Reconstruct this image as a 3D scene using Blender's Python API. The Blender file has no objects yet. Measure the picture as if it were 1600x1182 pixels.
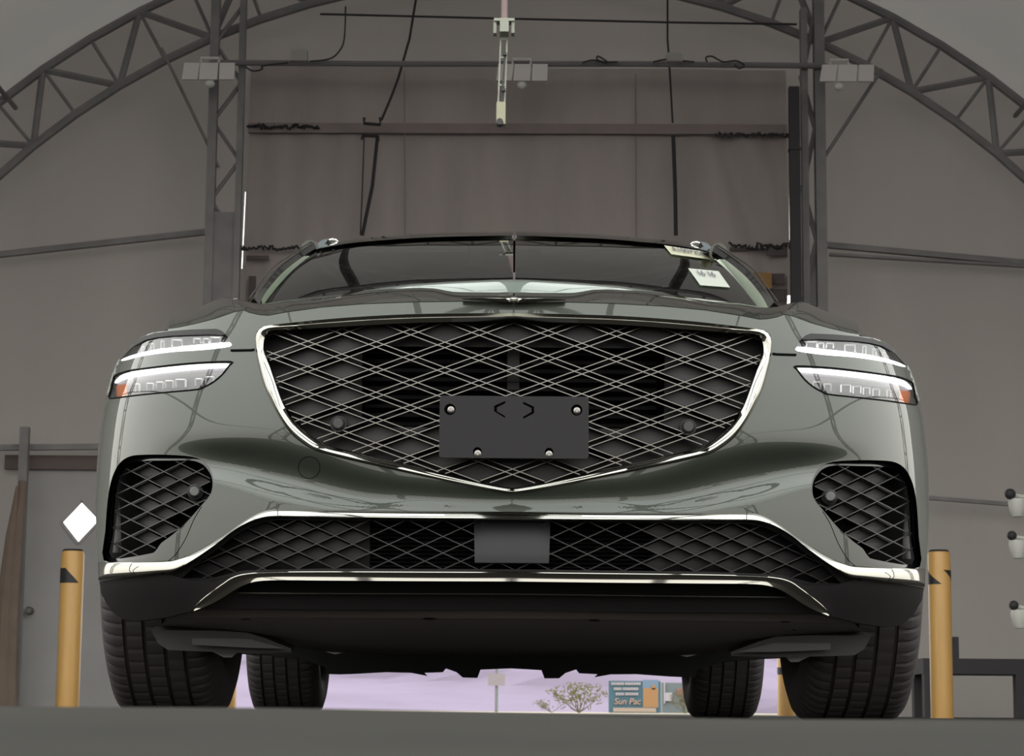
import bpy, bmesh, math, random
from mathutils import Vector, Matrix
from mathutils.geometry import delaunay_2d_cdt
random.seed(7)
SC = bpy.context.scene
COL = SC.collection
R = math.radians
# ---------------------------------------------------------------- camera
F_PX, CX, CY = 3500.0, 802.0, 591.0
PITCH, ROLL, CAMZ = R(8.47), R(0.45), 0.020
cam_d = bpy.data.cameras.new('camera')
cam = bpy.data.objects.new('camera', cam_d); COL.objects.link(cam)
cam_d.sensor_width = 36.0; cam_d.lens = F_PX / 1600 * 36.0
cam_d.shift_x = -(CX - 800) / 1600.0
cam_d.clip_start = 0.02; cam_d.clip_end = 3000
cam_d.dof.use_dof = True; cam_d.dof.focus_distance = 4.8; cam_d.dof.aperture_fstop = 24
cam.matrix_world = Matrix.Translation((0, 0, CAMZ)) @ Matrix.Rotation(R(90) + PITCH, 4, 'X') @ Matrix.Rotation(ROLL, 4, 'Z')
SC.camera = cam
# ---------------------------------------------------------------- world, exposure
SC.view_settings.view_transform = 'Standard'; SC.view_settings.look = 'None'
SC.view_settings.gamma = 1; SC.view_settings.use_curve_mapping = False
SC.view_settings.exposure = 0.0
SKY = 4.1
w = bpy.data.worlds.new('sky'); SC.world = w; w.use_nodes = True
nt = w.node_tree; nt.nodes.clear()
wo = nt.nodes.new('ShaderNodeOutputWorld'); bg = nt.nodes.new('ShaderNodeBackground')
tc = nt.nodes.new('ShaderNodeTexCoord'); sp = nt.nodes.new('ShaderNodeSeparateXYZ'); rp = nt.nodes.new('ShaderNodeValToRGB')
nt.links.new(tc.outputs['Generated'], sp.inputs[0]); nt.links.new(sp.outputs['Z'], rp.inputs[0])
e = rp.color_ramp.elements
e[0].position = 0.1; e[0].color = (.62, .60, .555, 1)
e[1].position = 0.75; e[1].color = (.96, 1.0, .96, 1)
nt.links.new(rp.outputs[0], bg.inputs[0]); bg.inputs[1].default_value = SKY
nt.links.new(bg.outputs[0], wo.inputs[0])
# ---------------------------------------------------------------- helpers
def un(px, py):
    dx, dy = px - CX, py - CY
    c, s = math.cos(ROLL), math.sin(ROLL)
    return (dx * c + dy * s, -dx * s + dy * c)
CP, SP = math.cos(PITCH), math.sin(PITCH)
def W(u, v, Y):                      # unrolled offsets from the optical axis + distance -> world
    a = -v / F_PX
    dy = CP - a * SP; dz = SP + a * CP
    t = Y / dy
    return Vector((u / F_PX * t, Y, CAMZ + dz * t))
def at(px, py, Y):
    u, v = un(px, py); return W(u, v, Y)

MATS = {}
def mat(name, color=(.5, .5, .5), rough=.5, metal=0.0, coat=0.0, coat_rough=.03, ior=1.45, spec=.5, emit=None, es=1.0, noise=0.0, nscale=8.0, bump=0.0, bscale=20.0, bdist=.01, alpha=1.0, coat_ior=1.5, stretch=None):
    m = bpy.data.materials.new(name); m.use_nodes = True
    n = m.node_tree; p = n.nodes['Principled BSDF']
    p.inputs['Base Color'].default_value = (*color, 1); p.inputs['Roughness'].default_value = rough
    p.inputs['Metallic'].default_value = metal; p.inputs['Coat Weight'].default_value = coat
    p.inputs['Coat Roughness'].default_value = coat_rough; p.inputs['IOR'].default_value = ior
    p.inputs['Coat IOR'].default_value = coat_ior
    p.inputs['Specular IOR Level'].default_value = spec
    if emit: p.inputs['Emission Color'].default_value = (*emit, 1); p.inputs['Emission Strength'].default_value = es
    if noise or bump:
        t = n.nodes.new('ShaderNodeTexCoord'); mp = n.nodes.new('ShaderNodeMapping')
        n.links.new(t.outputs['Object'], mp.inputs[0])
        if stretch: mp.inputs['Scale'].default_value = stretch
    if noise:
        nz = n.nodes.new('ShaderNodeTexNoise'); nz.inputs['Scale'].default_value = nscale; nz.inputs['Detail'].default_value = 6
        n.links.new(mp.outputs[0], nz.inputs['Vector'])
        cr = n.nodes.new('ShaderNodeValToRGB'); n.links.new(nz.outputs['Fac'], cr.inputs[0])
        cr.color_ramp.elements[0].position = .3; cr.color_ramp.elements[1].position = .7
        cr.color_ramp.elements[0].color = (*[c * (1 - noise) for c in color], 1)
        cr.color_ramp.elements[1].color = (*[min(1, c * (1 + noise)) for c in color], 1)
        n.links.new(cr.outputs[0], p.inputs['Base Color'])
    if bump:
        nz = n.nodes.new('ShaderNodeTexNoise'); nz.inputs['Scale'].default_value = bscale; nz.inputs['Detail'].default_value = 4
        n.links.new(mp.outputs[0], nz.inputs['Vector'])
        b = n.nodes.new('ShaderNodeBump'); b.inputs['Strength'].default_value = bump; b.inputs['Distance'].default_value = bdist
        n.links.new(nz.outputs['Fac'], b.inputs['Height']); n.links.new(b.outputs[0], p.inputs['Normal'])
    MATS[name] = m; return m

def fabric(name, color, trans, noise=.08, nscale=1.2, tw=.3, bdist=.05, stretch=(1, 1, 1)):
    m = bpy.data.materials.new(name); m.use_nodes = True; n = m.node_tree; n.nodes.clear()
    o = n.nodes.new('ShaderNodeOutputMaterial'); a = n.nodes.new('ShaderNodeAddShader')
    d = n.nodes.new('ShaderNodeBsdfDiffuse'); tr = n.nodes.new('ShaderNodeBsdfTranslucent')
    t = n.nodes.new('ShaderNodeTexCoord'); mp = n.nodes.new('ShaderNodeMapping'); mp.inputs['Scale'].default_value = stretch
    nz = n.nodes.new('ShaderNodeTexNoise'); nz.inputs['Scale'].default_value = nscale; nz.inputs['Detail'].default_value = 5
    n.links.new(t.outputs['Object'], mp.inputs[0]); n.links.new(mp.outputs[0], nz.inputs['Vector'])
    for node, c in ((d, color), (tr, trans)):
        cr = n.nodes.new('ShaderNodeValToRGB'); n.links.new(nz.outputs['Fac'], cr.inputs[0])
        cr.color_ramp.elements[0].position = .3; cr.color_ramp.elements[1].position = .7
        cr.color_ramp.elements[0].color = (*[k * (1 - noise) for k in c], 1)
        cr.color_ramp.elements[1].color = (*[k * (1 + noise) for k in c], 1)
        n.links.new(cr.outputs[0], node.inputs[0])
    b = n.nodes.new('ShaderNodeBump'); b.inputs['Strength'].default_value = tw; b.inputs['Distance'].default_value = bdist
    n.links.new(nz.outputs['Fac'], b.inputs['Height'])
    n.links.new(b.outputs[0], d.inputs['Normal'])
    n.links.new(d.outputs[0], a.inputs[0]); n.links.new(tr.outputs[0], a.inputs[1]); n.links.new(a.outputs[0], o.inputs[0])
    MATS[name] = m; return m

def glassmat(name, tint, refl=1.0):
    m = bpy.data.materials.new(name); m.use_nodes = True; n = m.node_tree; n.nodes.clear()
    o = n.nodes.new('ShaderNodeOutputMaterial'); mx = n.nodes.new('ShaderNodeMixShader')
    tr = n.nodes.new('ShaderNodeBsdfTransparent'); tr.inputs[0].default_value = (*tint, 1)
    g = n.nodes.new('ShaderNodeBsdfGlossy'); g.inputs['Roughness'].default_value = .01; g.inputs[0].default_value = (refl, refl, refl, 1)
    f = n.nodes.new('ShaderNodeFresnel'); f.inputs[0].default_value = 1.72
    n.links.new(f.outputs[0], mx.inputs[0]); n.links.new(tr.outputs[0], mx.inputs[1]); n.links.new(g.outputs[0], mx.inputs[2])
    n.links.new(mx.outputs[0], o.inputs[0]); MATS[name] = m; return m

def mesh_obj(name, verts, faces, m, parent=None, smooth=False, normals=None):
    me = bpy.data.meshes.new(name); me.from_pydata([tuple(v) for v in verts], [], faces); me.update()
    o = bpy.data.objects.new(name, me); COL.objects.link(o)
    if m: me.materials.append(m)
    if smooth:
        me.polygons.foreach_set('use_smooth', [True] * len(me.polygons))
    if normals:
        me.normals_split_custom_set_from_vertices([tuple(n) for n in normals])
    if parent:
        o.parent = parent; o.matrix_parent_inverse = Matrix.Translation(-Vector(parent.location)) if parent.type == 'EMPTY' else Matrix.Identity(4)
    return o

class MB:
    def __init__(s): s.v = []; s.f = []
    def add(s, v, f):
        b = len(s.v); s.v += [Vector(x) for x in v]; s.f += [tuple(i + b for i in q) for q in f]; return s
    def box(s, x0, x1, y0, y1, z0, z1):
        v = [(x, y, z) for x in (x0, x1) for y in (y0, y1) for z in (z0, z1)]
        return s.add(v, [(0, 1, 3, 2), (4, 6, 7, 5), (0, 4, 5, 1), (2, 3, 7, 6), (0, 2, 6, 4), (1, 5, 7, 3)])
    def tube(s, pts, r, n=8, closed=False, caps=True):
        pts = [Vector(p) for p in pts]; N = len(pts); v = []; f = []
        up = Vector((0, 0, 1)); prev = None
        for i, p in enumerate(pts):
            a = pts[(i - 1) % N] if (i or closed) else p; b = pts[(i + 1) % N] if (i < N - 1 or closed) else p
            d = (b - a)
            d = d.normalized() if d.length > 1e-9 else Vector((0, 1, 0))
            if prev is None:
                q = up if abs(d.dot(up)) < .95 else Vector((1, 0, 0)); x = d.cross(q).normalized()
            else:
                x = (prev - d * prev.dot(d)).normalized()
            prev = x; y = d.cross(x)
            rr = r[i] if isinstance(r, (list, tuple)) else r
            for k in range(n):
                t = 2 * math.pi * k / n; v.append(p + x * math.cos(t) * rr + y * math.sin(t) * rr)
        M = N if closed else N - 1
        for i in range(M):
            for k in range(n):
                a = i * n + k; b = i * n + (k + 1) % n; c = ((i + 1) % N) * n + (k + 1) % n; d = ((i + 1) % N) * n + k
                f.append((a, b, c, d))
        if caps and not closed:
            f.append(tuple(range(n))[::-1]); f.append(tuple((N - 1) * n + k for k in range(n)))
        return s.add(v, f)
    def bar(s, a, b, wx, wy=None, up=(0, 0, 1)):      # rectangular bar
        wy = wy or wx; a = Vector(a); b = Vector(b); d = (b - a).normalized(); up = Vector(up)
        x = d.cross(up)
        if x.length < 1e-4: x = d.cross(Vector((0, 1, 0)))
        x.normalize(); y = x.cross(d).normalized()
        v = []
        for p in (a, b):
            for (i, j) in ((-1, -1), (1, -1), (1, 1), (-1, 1)): v.append(p + x * i * wx / 2 + y * j * wy / 2)
        return s.add(v, [(0, 1, 2, 3), (7, 6, 5, 4), (0, 4, 5, 1), (1, 5, 6, 2), (2, 6, 7, 3), (3, 7, 4, 0)])
    def lathe(s, prof, axis='Z', n=32, c=(0, 0, 0)):   # prof: list of (r, h)
        v = []; f = []; c = Vector(c)
        for (r, h) in prof:
            for k in range(n):
                t = 2 * math.pi * k / n; a, b = r * math.cos(t), r * math.sin(t)
                v.append(c + (Vector((a, b, h)) if axis == 'Z' else Vector((h, a, b)) if axis == 'X' else Vector((a, h, b))))
        for i in range(len(prof) - 1):
            for k in range(n):
                f.append((i * n + k, i * n + (k + 1) % n, (i + 1) * n + (k + 1) % n, (i + 1) * n + k))
        return s.add(v, f)
    def prism(s, poly_a, poly_b):                      # two matching rings
        n = len(poly_a)
        f = [tuple(range(n)), tuple(range(2 * n - 1, n - 1, -1))] + [(i, (i + 1) % n, n + (i + 1) % n, n + i) for i in range(n)]
        return s.add(list(poly_a) + list(poly_b), f)
    def sphere(s, c, r, n=16, sc=(1, 1, 1)):
        pr = [(math.sin(math.pi * i / n) * r, -math.cos(math.pi * i / n) * r) for i in range(n + 1)]
        b = len(s.v); s.lathe(pr, 'Z', n * 2)
        for i in range(b, len(s.v)): q = s.v[i]; s.v[i] = Vector((c[0] + q.x * sc[0], c[1] + q.y * sc[1], c[2] + q.z * sc[2]))
        return s
    def build(s, name, m, parent=None, smooth=False, fix=True):
        o = mesh_obj(name, s.v, s.f, m, parent, smooth)
        if fix:
            bm = bmesh.new(); bm.from_mesh(o.data); bmesh.ops.recalc_face_normals(bm, faces=bm.faces); bm.to_mesh(o.data); bm.free()
        if smooth == 'auto':
            o.data.polygons.foreach_set('use_smooth', [True] * len(o.data.polygons))
            o.data.set_sharp_from_angle(angle=R(35))
        return o
def tag(o, label, cat, group=None, kind=None):
    if kind: o['kind'] = kind
    if label: o['label'] = label
    if cat: o['category'] = cat
    if group: o['group'] = group
    return o
def empty(name, loc, label, cat, group=None):
    o = bpy.data.objects.new(name, None); COL.objects.link(o); o.location = loc; o.empty_display_size = .1
    return tag(o, label, cat, group)
def struct(o): o['kind'] = 'structure'; return o
def inpoly(x, y, P):
    c = False; j = len(P) - 1
    for i in range(len(P)):
        xi, yi = P[i]; xj, yj = P[j]
        if (yi > y) != (yj > y) and x < (xj - xi) * (y - yi) / (yj - yi) + xi: c = not c
        j = i
    return c
def dense(P, step, closed=True):
    out = []; n = len(P)
    for i in range(n if closed else n - 1):
        a = P[i]; b = P[(i + 1) % n]; L = math.hypot(b[0] - a[0], b[1] - a[1]); k = max(1, int(L / step))
        for j in range(k): out.append((a[0] + (b[0] - a[0]) * j / k, a[1] + (b[1] - a[1]) * j / k))
    if not closed: out.append(P[-1])
    return out
def catmull(P, n=6, closed=False):
    out = []; N = len(P)
    for i in range(N if closed else N - 1):
        g = lambda k: P[k % N] if closed else P[min(max(k, 0), N - 1)]
        p0, p1, p2, p3 = g(i - 1), g(i), g(i + 1), g(i + 2)
        for j in range(n):
            t = j / n
            out.append(tuple(.5 * (2 * b + (c - a) * t + (2 * a - 5 * b + 4 * c - d) * t * t + (3 * b - a - 3 * c + d) * t ** 3) for a, b, c, d in zip(p0, p1, p2, p3)))
    if not closed: out.append(tuple(P[-1]))
    return out
def cdt(outer, holes, step, grid=True):
    V = []; E = []
    for P in [outer] + holes:
        b = len(V); V += [Vector(p) for p in P]; n = len(P); E += [(b + i, b + (i + 1) % n) for i in range(n)]
    if grid:
        xs = [p[0] for p in outer]; ys = [p[1] for p in outer]
        x = min(xs); k = 0
        cells = {}
        for p in V: cells.setdefault((int(p[0] // step), int(p[1] // step)), []).append(p)
        def near(x, y):
            cx, cy = int(x // step), int(y // step)
            for i in (-1, 0, 1):
                for j in (-1, 0, 1):
                    for p in cells.get((cx + i, cy + j), ()):
                        if (p[0] - x) ** 2 + (p[1] - y) ** 2 < (step * .5) ** 2: return True
            return False
        while x < max(xs):
            y = min(ys) + (step / 2 if k % 2 else 0)
            while y < max(ys):
                if inpoly(x, y, outer) and not any(inpoly(x, y, h) for h in holes) and not near(x, y): V.append(Vector((x, y)))
                y += step
            x += step * .87; k += 1
    r = delaunay_2d_cdt(V, E, [], 0, 1e-6)
    vs, fs = r[0], r[2]; keep = []
    for f in fs:
        cx = sum(vs[i][0] for i in f) / 3; cy = sum(vs[i][1] for i in f) / 3
        if inpoly(cx, cy, outer) and not any(inpoly(cx, cy, h) for h in holes): keep.append(tuple(f))
    used = sorted({i for f in keep for i in f}); mp = {o: n for n, o in enumerate(used)}
    return [(vs[i][0], vs[i][1]) for i in used], [tuple(mp[i] for i in f) for f in keep]
def U(pts): return [un(*p) for p in pts]
def mir(pts): return [(-a, b) for a, b in pts]

# ---------------------------------------------------------------- materials
paint = mat('green_paint', (.020, .0245, .0175), rough=.42, metal=.35, coat=1.0, coat_rough=.015, coat_ior=1.44)
chrome = mat('chrome', (.335, .328, .300), rough=.06, metal=1.0)
satin = mat('satin_grey_metal', (.145, .136, .126), rough=.32, metal=1.0)
blackgloss = mat('gloss_black_trim', (.006, .006, .007), rough=.12, coat=.6)
plastic = mat('dark_plastic', (.012, .011, .012), rough=.55, spec=.35)
mesh_pl = mat('mesh_plastic', (.030, .028, .029), rough=.42)
void = mat('black_recess', (.004, .004, .004), rough=.9, spec=.1)
plate_pl = mat('bracket_plastic', (.012, .0105, .0125), rough=.5, spec=.3)
rubber = mat('tyre_rubber', (.034, .029, .030), rough=.75, bump=.2, bscale=120, bdist=.001)
rimm = mat('wheel_alloy', (.10, .10, .105), rough=.3, metal=1.0)
under_m = mat('undertray_plastic', (.25, .225, .23), rough=.5, bump=.15, bscale=60, bdist=.002)
bare = mat('bare_aluminium', (.26, .245, .235), rough=.45, metal=1.0)
cloth_d = mat('interior_dark', (.022, .023, .021), rough=.8)
cloth_g = mat('interior_grey', (.11, .115, .10), rough=.8)
paper = mat('paper', (.27, .28, .25), rough=.7)
paper2 = mat('paper_cream', (.28, .27, .20), rough=.7)
ink = mat('ink', (.03, .03, .05), rough=.7)
amber = mat('amber_reflector', (.65, .20, .06), rough=.25, coat=.6)
drl = mat('lit_lamp_strip', (.9, .9, .9), emit=(1, .97, 1), es=1.8)
lamp_in = mat('lamp_inner', (.11, .107, .11), rough=.3, metal=.5)
lamp_hi = mat('lamp_lens_frame', (.62, .61, .60), rough=.3, metal=.6)
ws_glass = glassmat('windscreen_glass', (.80, .90, .74))
side_glass = glassmat('side_glass', (.90, 1.0, .84))
clear_glass = glassmat('clear_lamp_cover', (.92, .92, .93))
yellow = mat('yellow_paint', (.44, .25, .075), rough=.4, noise=.06, nscale=5, stretch=(6, 6, .6))
black_tape = mat('black_tape', (.012, .012, .014), rough=.5)
steel = mat('painted_steel', (.23, .22, .225), rough=.55, metal=.2, noise=.15, nscale=4)
steel_d = mat('dark_steel', (.035, .032, .037), rough=.6)
white_pl = mat('white_plastic', (.62, .62, .58), rough=.45)
grey_pl = mat('grey_box', (.38, .38, .36), rough=.6)

# ---------------------------------------------------------------- ground and tent (setting)
asphalt = mat('concrete_floor', (.0165, .0150, .0128), rough=.9, spec=.15, noise=.22, nscale=2.5, bump=.1, bscale=40, bdist=.002)
def hump(x, y):
    if not (.45 < y < 2.6): return 0.0
    a = max(0, 1 - abs(y - 1.3) / .85); a = a * a * (3 - 2 * a)
    k = .0188 - .0026 * math.tanh(x / .18) - .0006 * math.sin(x * 17) 
    return k * a
ys = [-60, -30, -14, -6.5, -3, -1, 0, .3] + [.45 + .05 * i for i in range(44)] + [2.8, 3.2, 4, 5, 6, 8, 12, 18, 30]
xs = [-30, -12, -6.4, -3, -1.5] + [-1 + .05 * i for i in range(41)] + [1.5, 3, 6.4, 12, 30]
V = [(x, y, hump(x, y)) for y in ys for x in xs]; nx = len(xs)
Fc = [(j * nx + i, j * nx + i + 1, (j + 1) * nx + i + 1, (j + 1) * nx + i) for j in range(len(ys) - 1) for i in range(nx - 1)]
struct(mesh_obj('floor', V, Fc, asphalt, smooth=True))
sand = mat('desert_ground', (.20, .165, .12), rough=.95, noise=.15, nscale=.3)
o = mesh_obj('floor_outside', [(-600, 30, -.02), (600, 30, -.02), (600, 700, -.02), (-600, 700, -.02)], [(0, 1, 2, 3)], sand); struct(o)

YB = 18.0; RW = 6.55; Y0 = 8.9
fab_back = fabric('tent_wall_fabric', (.36, .338, .322), (.0275, .0245, .024), noise=.07, nscale=.7, tw=.5, bdist=.08, stretch=(1.2, 1, .45))
fab_roof = fabric('tent_roof_fabric', (.42, .41, .40), (.040, .038, .037), noise=.05, nscale=.5)
# back wall with doorway, light slits and door window opening
def xz(px, py, Y=YB): p = at(px, py, Y); return (p.x, p.z)
wall_out = [(-RW, 0), (-RW, .02)] + [(RW * math.cos(math.pi * (1 - i / 48)), .05 + RW * math.sin(math.pi * i / 48)) for i in range(49)] + [(RW, 0)]
DX0, DX1, DZ = xz(350, 600)[0], xz(1247, 600)[0], 2.3
doorway = [(DX0, -.001), (DX0, DZ), (DX1, DZ), (DX1, -.001)]
slits = [[xz(383, 300), xz(384, 300), xz(378.6, 420), xz(377.3, 420)], [xz(1232.6, 240), xz(1233.5, 240), xz(1234.8, 375), xz(1233.5, 375)],
         [xz(1230, 462), xz(1234.5, 462), xz(1234.5, 476), xz(1230, 476)]]
def inset_poly(P, Y): return P
door_hole_px = [(36, 730), (205, 730), (205, 1120), (27, 1120)]
door_hole = [xz(*p) for p in door_hole_px]; door_hole = [(a, max(b, -.001)) for a, b in door_hole]
wo_ = [(-RW, 0)] + [(RW * math.cos(math.pi * (1 - i / 48)), .05 + RW * math.sin(math.pi * i / 48)) for i in range(49)] + [(RW, 0),
      (DX1, 0), (DX1, DZ), (DX0, DZ), (DX0, 0), (door_hole[2][0], 0), door_hole[1], door_hole[0], (door_hole[3][0], 0)]
v2, f2 = cdt(dense(wo_, .5), slits, .5)
struct(mesh_obj('wall_back', [(x, YB, z) for x, z in v2], f2, fab_back, smooth=True))
# barrel roof
NA = 40
V = []; Fc = []
ysr = [Y0 + i * (YB - Y0) / 20 for i in range(21)]
for y in ysr:
    for i in range(NA + 1):
        t = math.pi * i / NA; V.append((-RW * math.cos(t), y, .0 + RW * math.sin(t)))
for j in range(20):
    for i in range(NA): a = j * (NA + 1) + i; Fc.append((a, a + 1, a + NA + 2, a + NA + 1))
struct(mesh_obj('ceiling', V, Fc, fab_roof, smooth=True))

def truss(name, pts_lo, pts_hi, y, r=.03, depth=.0, webs=True, n_web=None):
    b = MB()
    P = [Vector((x, y, z)) for x, z in pts_lo]; Q = [Vector((x, y, z)) for x, z in pts_hi]
    b.tube(P, r); b.tube(Q, r)
    for i in range(0, min(len(P), len(Q)) - 1, 1):
        b.tube([P[i], Q[i]] if i % 2 == 0 else [P[i], Q[i]], r * .45, 6)
        if i % 2 == 0: b.tube([P[i], Q[i + 1]], r * .75, 6)
        else: b.tube([Q[i], P[i + 1]], r * .75, 6)
    return b
def arch(n, rad, z0=0): return [(-rad * math.cos(math.pi * i / n), z0 + rad * math.sin(math.pi * i / n)) for i in range(n + 1)]
RL, RH = 5.9, 6.36
struct(truss('t', arch(44, RL, 0.02), arch(44, RH, 0.02), 17.5, .038).build('trim_1', steel, None, 'auto'))
k = 2
for y in (12.3, 7.5, 2.9, -1.7):  # arches in front of the fabric are unseen, added to show in reflections
    struct(truss('t', arch(44, RL, 0.02), arch(44, RH, 0.02), y, .045).build('trim_%d' % k, steel, None, 'auto')); k += 1
# purlins, carried on past the fabric as unseen bars for dark reflected lines
for ang in (25, 50, 73, 107, 130, 155):
    b = MB(); c, s = math.cos(R(ang)), math.sin(R(ang))
    b.tube([(RH * c, -1.8, RH * s), (RH * c, YB - .2, RH * s)], .07 if ang in (73, 107) else .02)
    struct(b.build('trim_%d' % k, steel, None, 'auto')); k += 1
struct(MB().box(-.35, .35, -1.8, 8.8, 6.36, 6.42).build('trim_%d' % k, steel)); k += 1  # unseen wide beam, added to make a dark notch in the hood's reflection
# unseen posts and bars behind the camera, added for dark lines in reflections
for x in (-2.6, 0.0, 2.6):
    struct(MB().box(x - .13, x + .13, -1.95, -1.8, 0, 5.6).build('trim_%d' % k, steel)); k += 1
for z in (2.6, 4.2):
    struct(MB().box(-4.6, 4.6, -1.93, -1.85, z, z + .04).build('trim_%d' % k, steel)); k += 1
# ---- back frame: columns
def pxbar(b, p, q, Y, wpx, depth=.06):
    a = at(*p, Y); c = at(*q, Y); b.bar(a, c, wpx * Y / F_PX, depth, up=(0, 1, 0)); return b
Yc = 17.3
b = MB()
for (x0, x1, w_) in ((338, 338, 14), (381, 381, 10), ):
    a = at(x0, 0, Yc); b.bar((a.x, Yc, 0 if x0 < 360 else 2.35), (a.x, Yc, 5.9 if x0 < 360 else 5.75), w_ * Yc / F_PX, .08)
xa = at(338, 0, Yc).x; xb = at(381, 0, Yc).x; z = 2.4; s = 0
while z < 5.6:
    b.tube([(xa if s % 2 else xb, Yc, z), (xb if s % 2 else xa, Yc, z + .32)], .018, 6); z += .32; s += 1
b.box(xa, xb, Yc - .02, Yc + .02, 2.6, 3.9)
struct(b.build('trim_%d' % k, steel)); k += 1
b = MB(); Xr = [at(x, 300, Yc).x for x in (1253, 1263, 1274, 1290)]
b.box(Xr[2], Xr[3], Yc - .06, Yc + .06, 0, 6.2); b.box(Xr[0], Xr[1], Yc - .05, Yc + .05, 0, 5.6)
z = .1; s = 0
while z < 5.3:
    b.tube([(Xr[0] + .01 if s % 2 else Xr[2] + .01, Yc, z), (Xr[2] if s % 2 else Xr[0], Yc, z + .45)], .022, 6); z += .45; s += 1
b.box(Xr[0], Xr[2], Yc + .02, Yc + .05, 0, 3.6)
struct(b.build('trim_%d' % k, steel)); k += 1
b = MB(); Xq = [at(x, 300, 17.1).x for x in (1234, 1250)]
b.box(Xq[0], Xq[1], 17.06, 17.14, 0, at(1240, 137, 17.1).z)
b.box(Xq[0] - .005, Xq[1] + .005, 17.05, 17.15, at(1240, 232, 17.1).z - .02, at(1240, 232, 17.1).z)
struct(b.build('trim_%d' % k, steel_d)); k += 1
# diagonal braces and girts
for p, q, w_ in (((252, 75), (342, 262), 5), ((1378, 108), (1284, 252), 6)):
    struct(MB().tube([at(*p, 17.3), at(*q, 17.3)], w_ * .5 * 17.3 / F_PX, 8).build('trim_%d' % k, steel, None, 'auto')); k += 1
for p, q, w_ in (((-8, 399), (328, 362), 9), ((1290, 383), (1612, 412), 9), ((-8, 700), (205, 698), 9), ((1446, 778), (1612, 791), 6), ((1296, 398), (1612, 417), 4)):
    struct(MB().bar(at(*p, 17.75), at(*q, 17.75), .06, w_ * 17.75 / F_PX).build('trim_%d' % k, steel)); k += 1
# post left of the door
b = MB(); xl = at(34, 800, 17.6).x; b.bar((xl, 17.6, 0), (xl, 17.6, at(34, 668, 17.6).z), .07, .07)
struct(b.build('trim_%d' % k, steel)); k += 1
# frame above door
struct(MB().box(at(38, 0, 17.9).x, at(206, 0, 17.9).x, 17.88, 17.95, at(60, 734, 17.9).z, at(60, 712, 17.9).z).build('trim_%d' % k, mat('door_header', (.15, .12, .115), rough=.7))); k += 1
# conduit tubes across the back
Y_c = 17.2
cond = mat('conduit_grey', (.20, .18, .20), rough=.5)
struct(MB().tube([at(340, 98, Y_c), at(620, 100, Y_c), at(1000, 100, Y_c), at(1290, 103, Y_c)], .024, 8).build('trim_%d' % k, cond, None, 'auto')); k += 1
struct(MB().tube([at(500, 22, 17.4), at(785, 29, 17.4), at(1045, 35, 17.4), at(1245, 38, 17.4)], .009, 6).build('trim_%d' % k, steel_d, None, 'auto')); k += 1

# ---- door in the back wall (left) with its lit diamond window
door_m = mat('door_paint', (.38, .37, .37), rough=.5, noise=.05, nscale=3)
dz0, dz1 = 0.0, xz(60, 735, 17.95)[1]
dx0, dx1 = xz(32, 900, 17.95)[0], xz(200, 900, 17.95)[0]
cxd, czd = xz(124, 817, 17.95)[0], xz(124, 817, 17.95)[1]; rd = 34 * 17.95 / F_PX
dia = [(cxd - .8 * rd, czd), (cxd + .1*rd, czd + rd), (cxd + 1.0 * rd, czd + .1*rd), (cxd+.02*rd, czd - rd)]
v2, f2 = cdt([(dx0, dz0), (dx1, dz0), (dx1, dz1), (dx0, dz1)], [dia], .4)
V = [(x, 17.93, z) for x, z in v2] + [(x, 17.97, z) for x, z in v2]; n = len(v2)
Fc = f2 + [tuple(i + n for i in f[::-1]) for f in f2]
d1 = struct(mesh_obj('door_1', V, Fc, door_m))
b = MB()
for i in range(4):
    a = dia[i]; c = dia[(i + 1) % 4]; b.bar((a[0], 17.925, a[1]), (c[0], 17.925, c[1]), .02, .02)
b.build('window_frame', door_m, d1)
mesh_obj('glass', [(x, 17.95, z) for x, z in dia], [(0, 1, 2, 3)], clear_glass, d1)
hx, hz = xz(43, 955, 17.9)
b = MB(); b.lathe([(0, -.09), (.022, -.09), (.032, -.075), (.032, -.055), (.014, -.04), (.014, 0), (.03, 0), (.03, .01), (0, .01)], 'Y', 16, (hx + .02, 17.92, hz))
b.build('door_handle', bare, d1, 'auto')

# ---- outdoors beyond the doorway
hazy = mat('hazy_mountain', (.172, .143, .195), rough=1.0, spec=0, noise=.10, nscale=.03, bump=.6, bscale=.02, bdist=12)  # lavender haze of the air is put into the base colour
V = []; n1, n2 = 80, 14
for j in range(n2 + 1):
    for i in range(n1 + 1):
        x = -350 + 700 * i / n1; t = j / n2
        h = 24 * t ** .9 * (1 + .25 * math.sin(x * .02 + 1) + .15 * math.sin(x * .057)) * (.7 + .3 * math.sin(x * .011 + 2)) + (random.random() - .5) * 6 * t
        V.append((x, 420 + 160 * t + 12 * math.sin(x * .05 + j), h - .1))
Fc = [(j * (n1 + 1) + i, j * (n1 + 1) + i + 1, (j + 1) * (n1 + 1) + i + 1, (j + 1) * (n1 + 1) + i) for j in range(n2) for i in range(n1)]
o = mesh_obj('mountain_range', V, Fc, hazy, smooth=True)
tag(o, 'hazy lavender mountain slope seen beneath the car', 'mountain')

# sign on a pole
Yp = 40.0
pe = empty('sign_post', (at(776, 1060, Yp).x, Yp, 0), 'small blank white sign on a grey pole, seen under the middle of the car', 'sign')
x = pe.location.x
MB().tube([(x, Yp, 0), (x, Yp, at(776, 1040, Yp).z)], .03, 10).build('pole', mat('galvanised', (.13, .14, .15), rough=.5, metal=0), pe, 'auto')
MB().box(x - .15, x + .15, Yp - .06, Yp - .035, at(776, 1072, Yp).z, at(776, 1053, Yp).z).build('sign_panel', mat('sign_white', (.22, .19, .21), rough=.6), pe)
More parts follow.
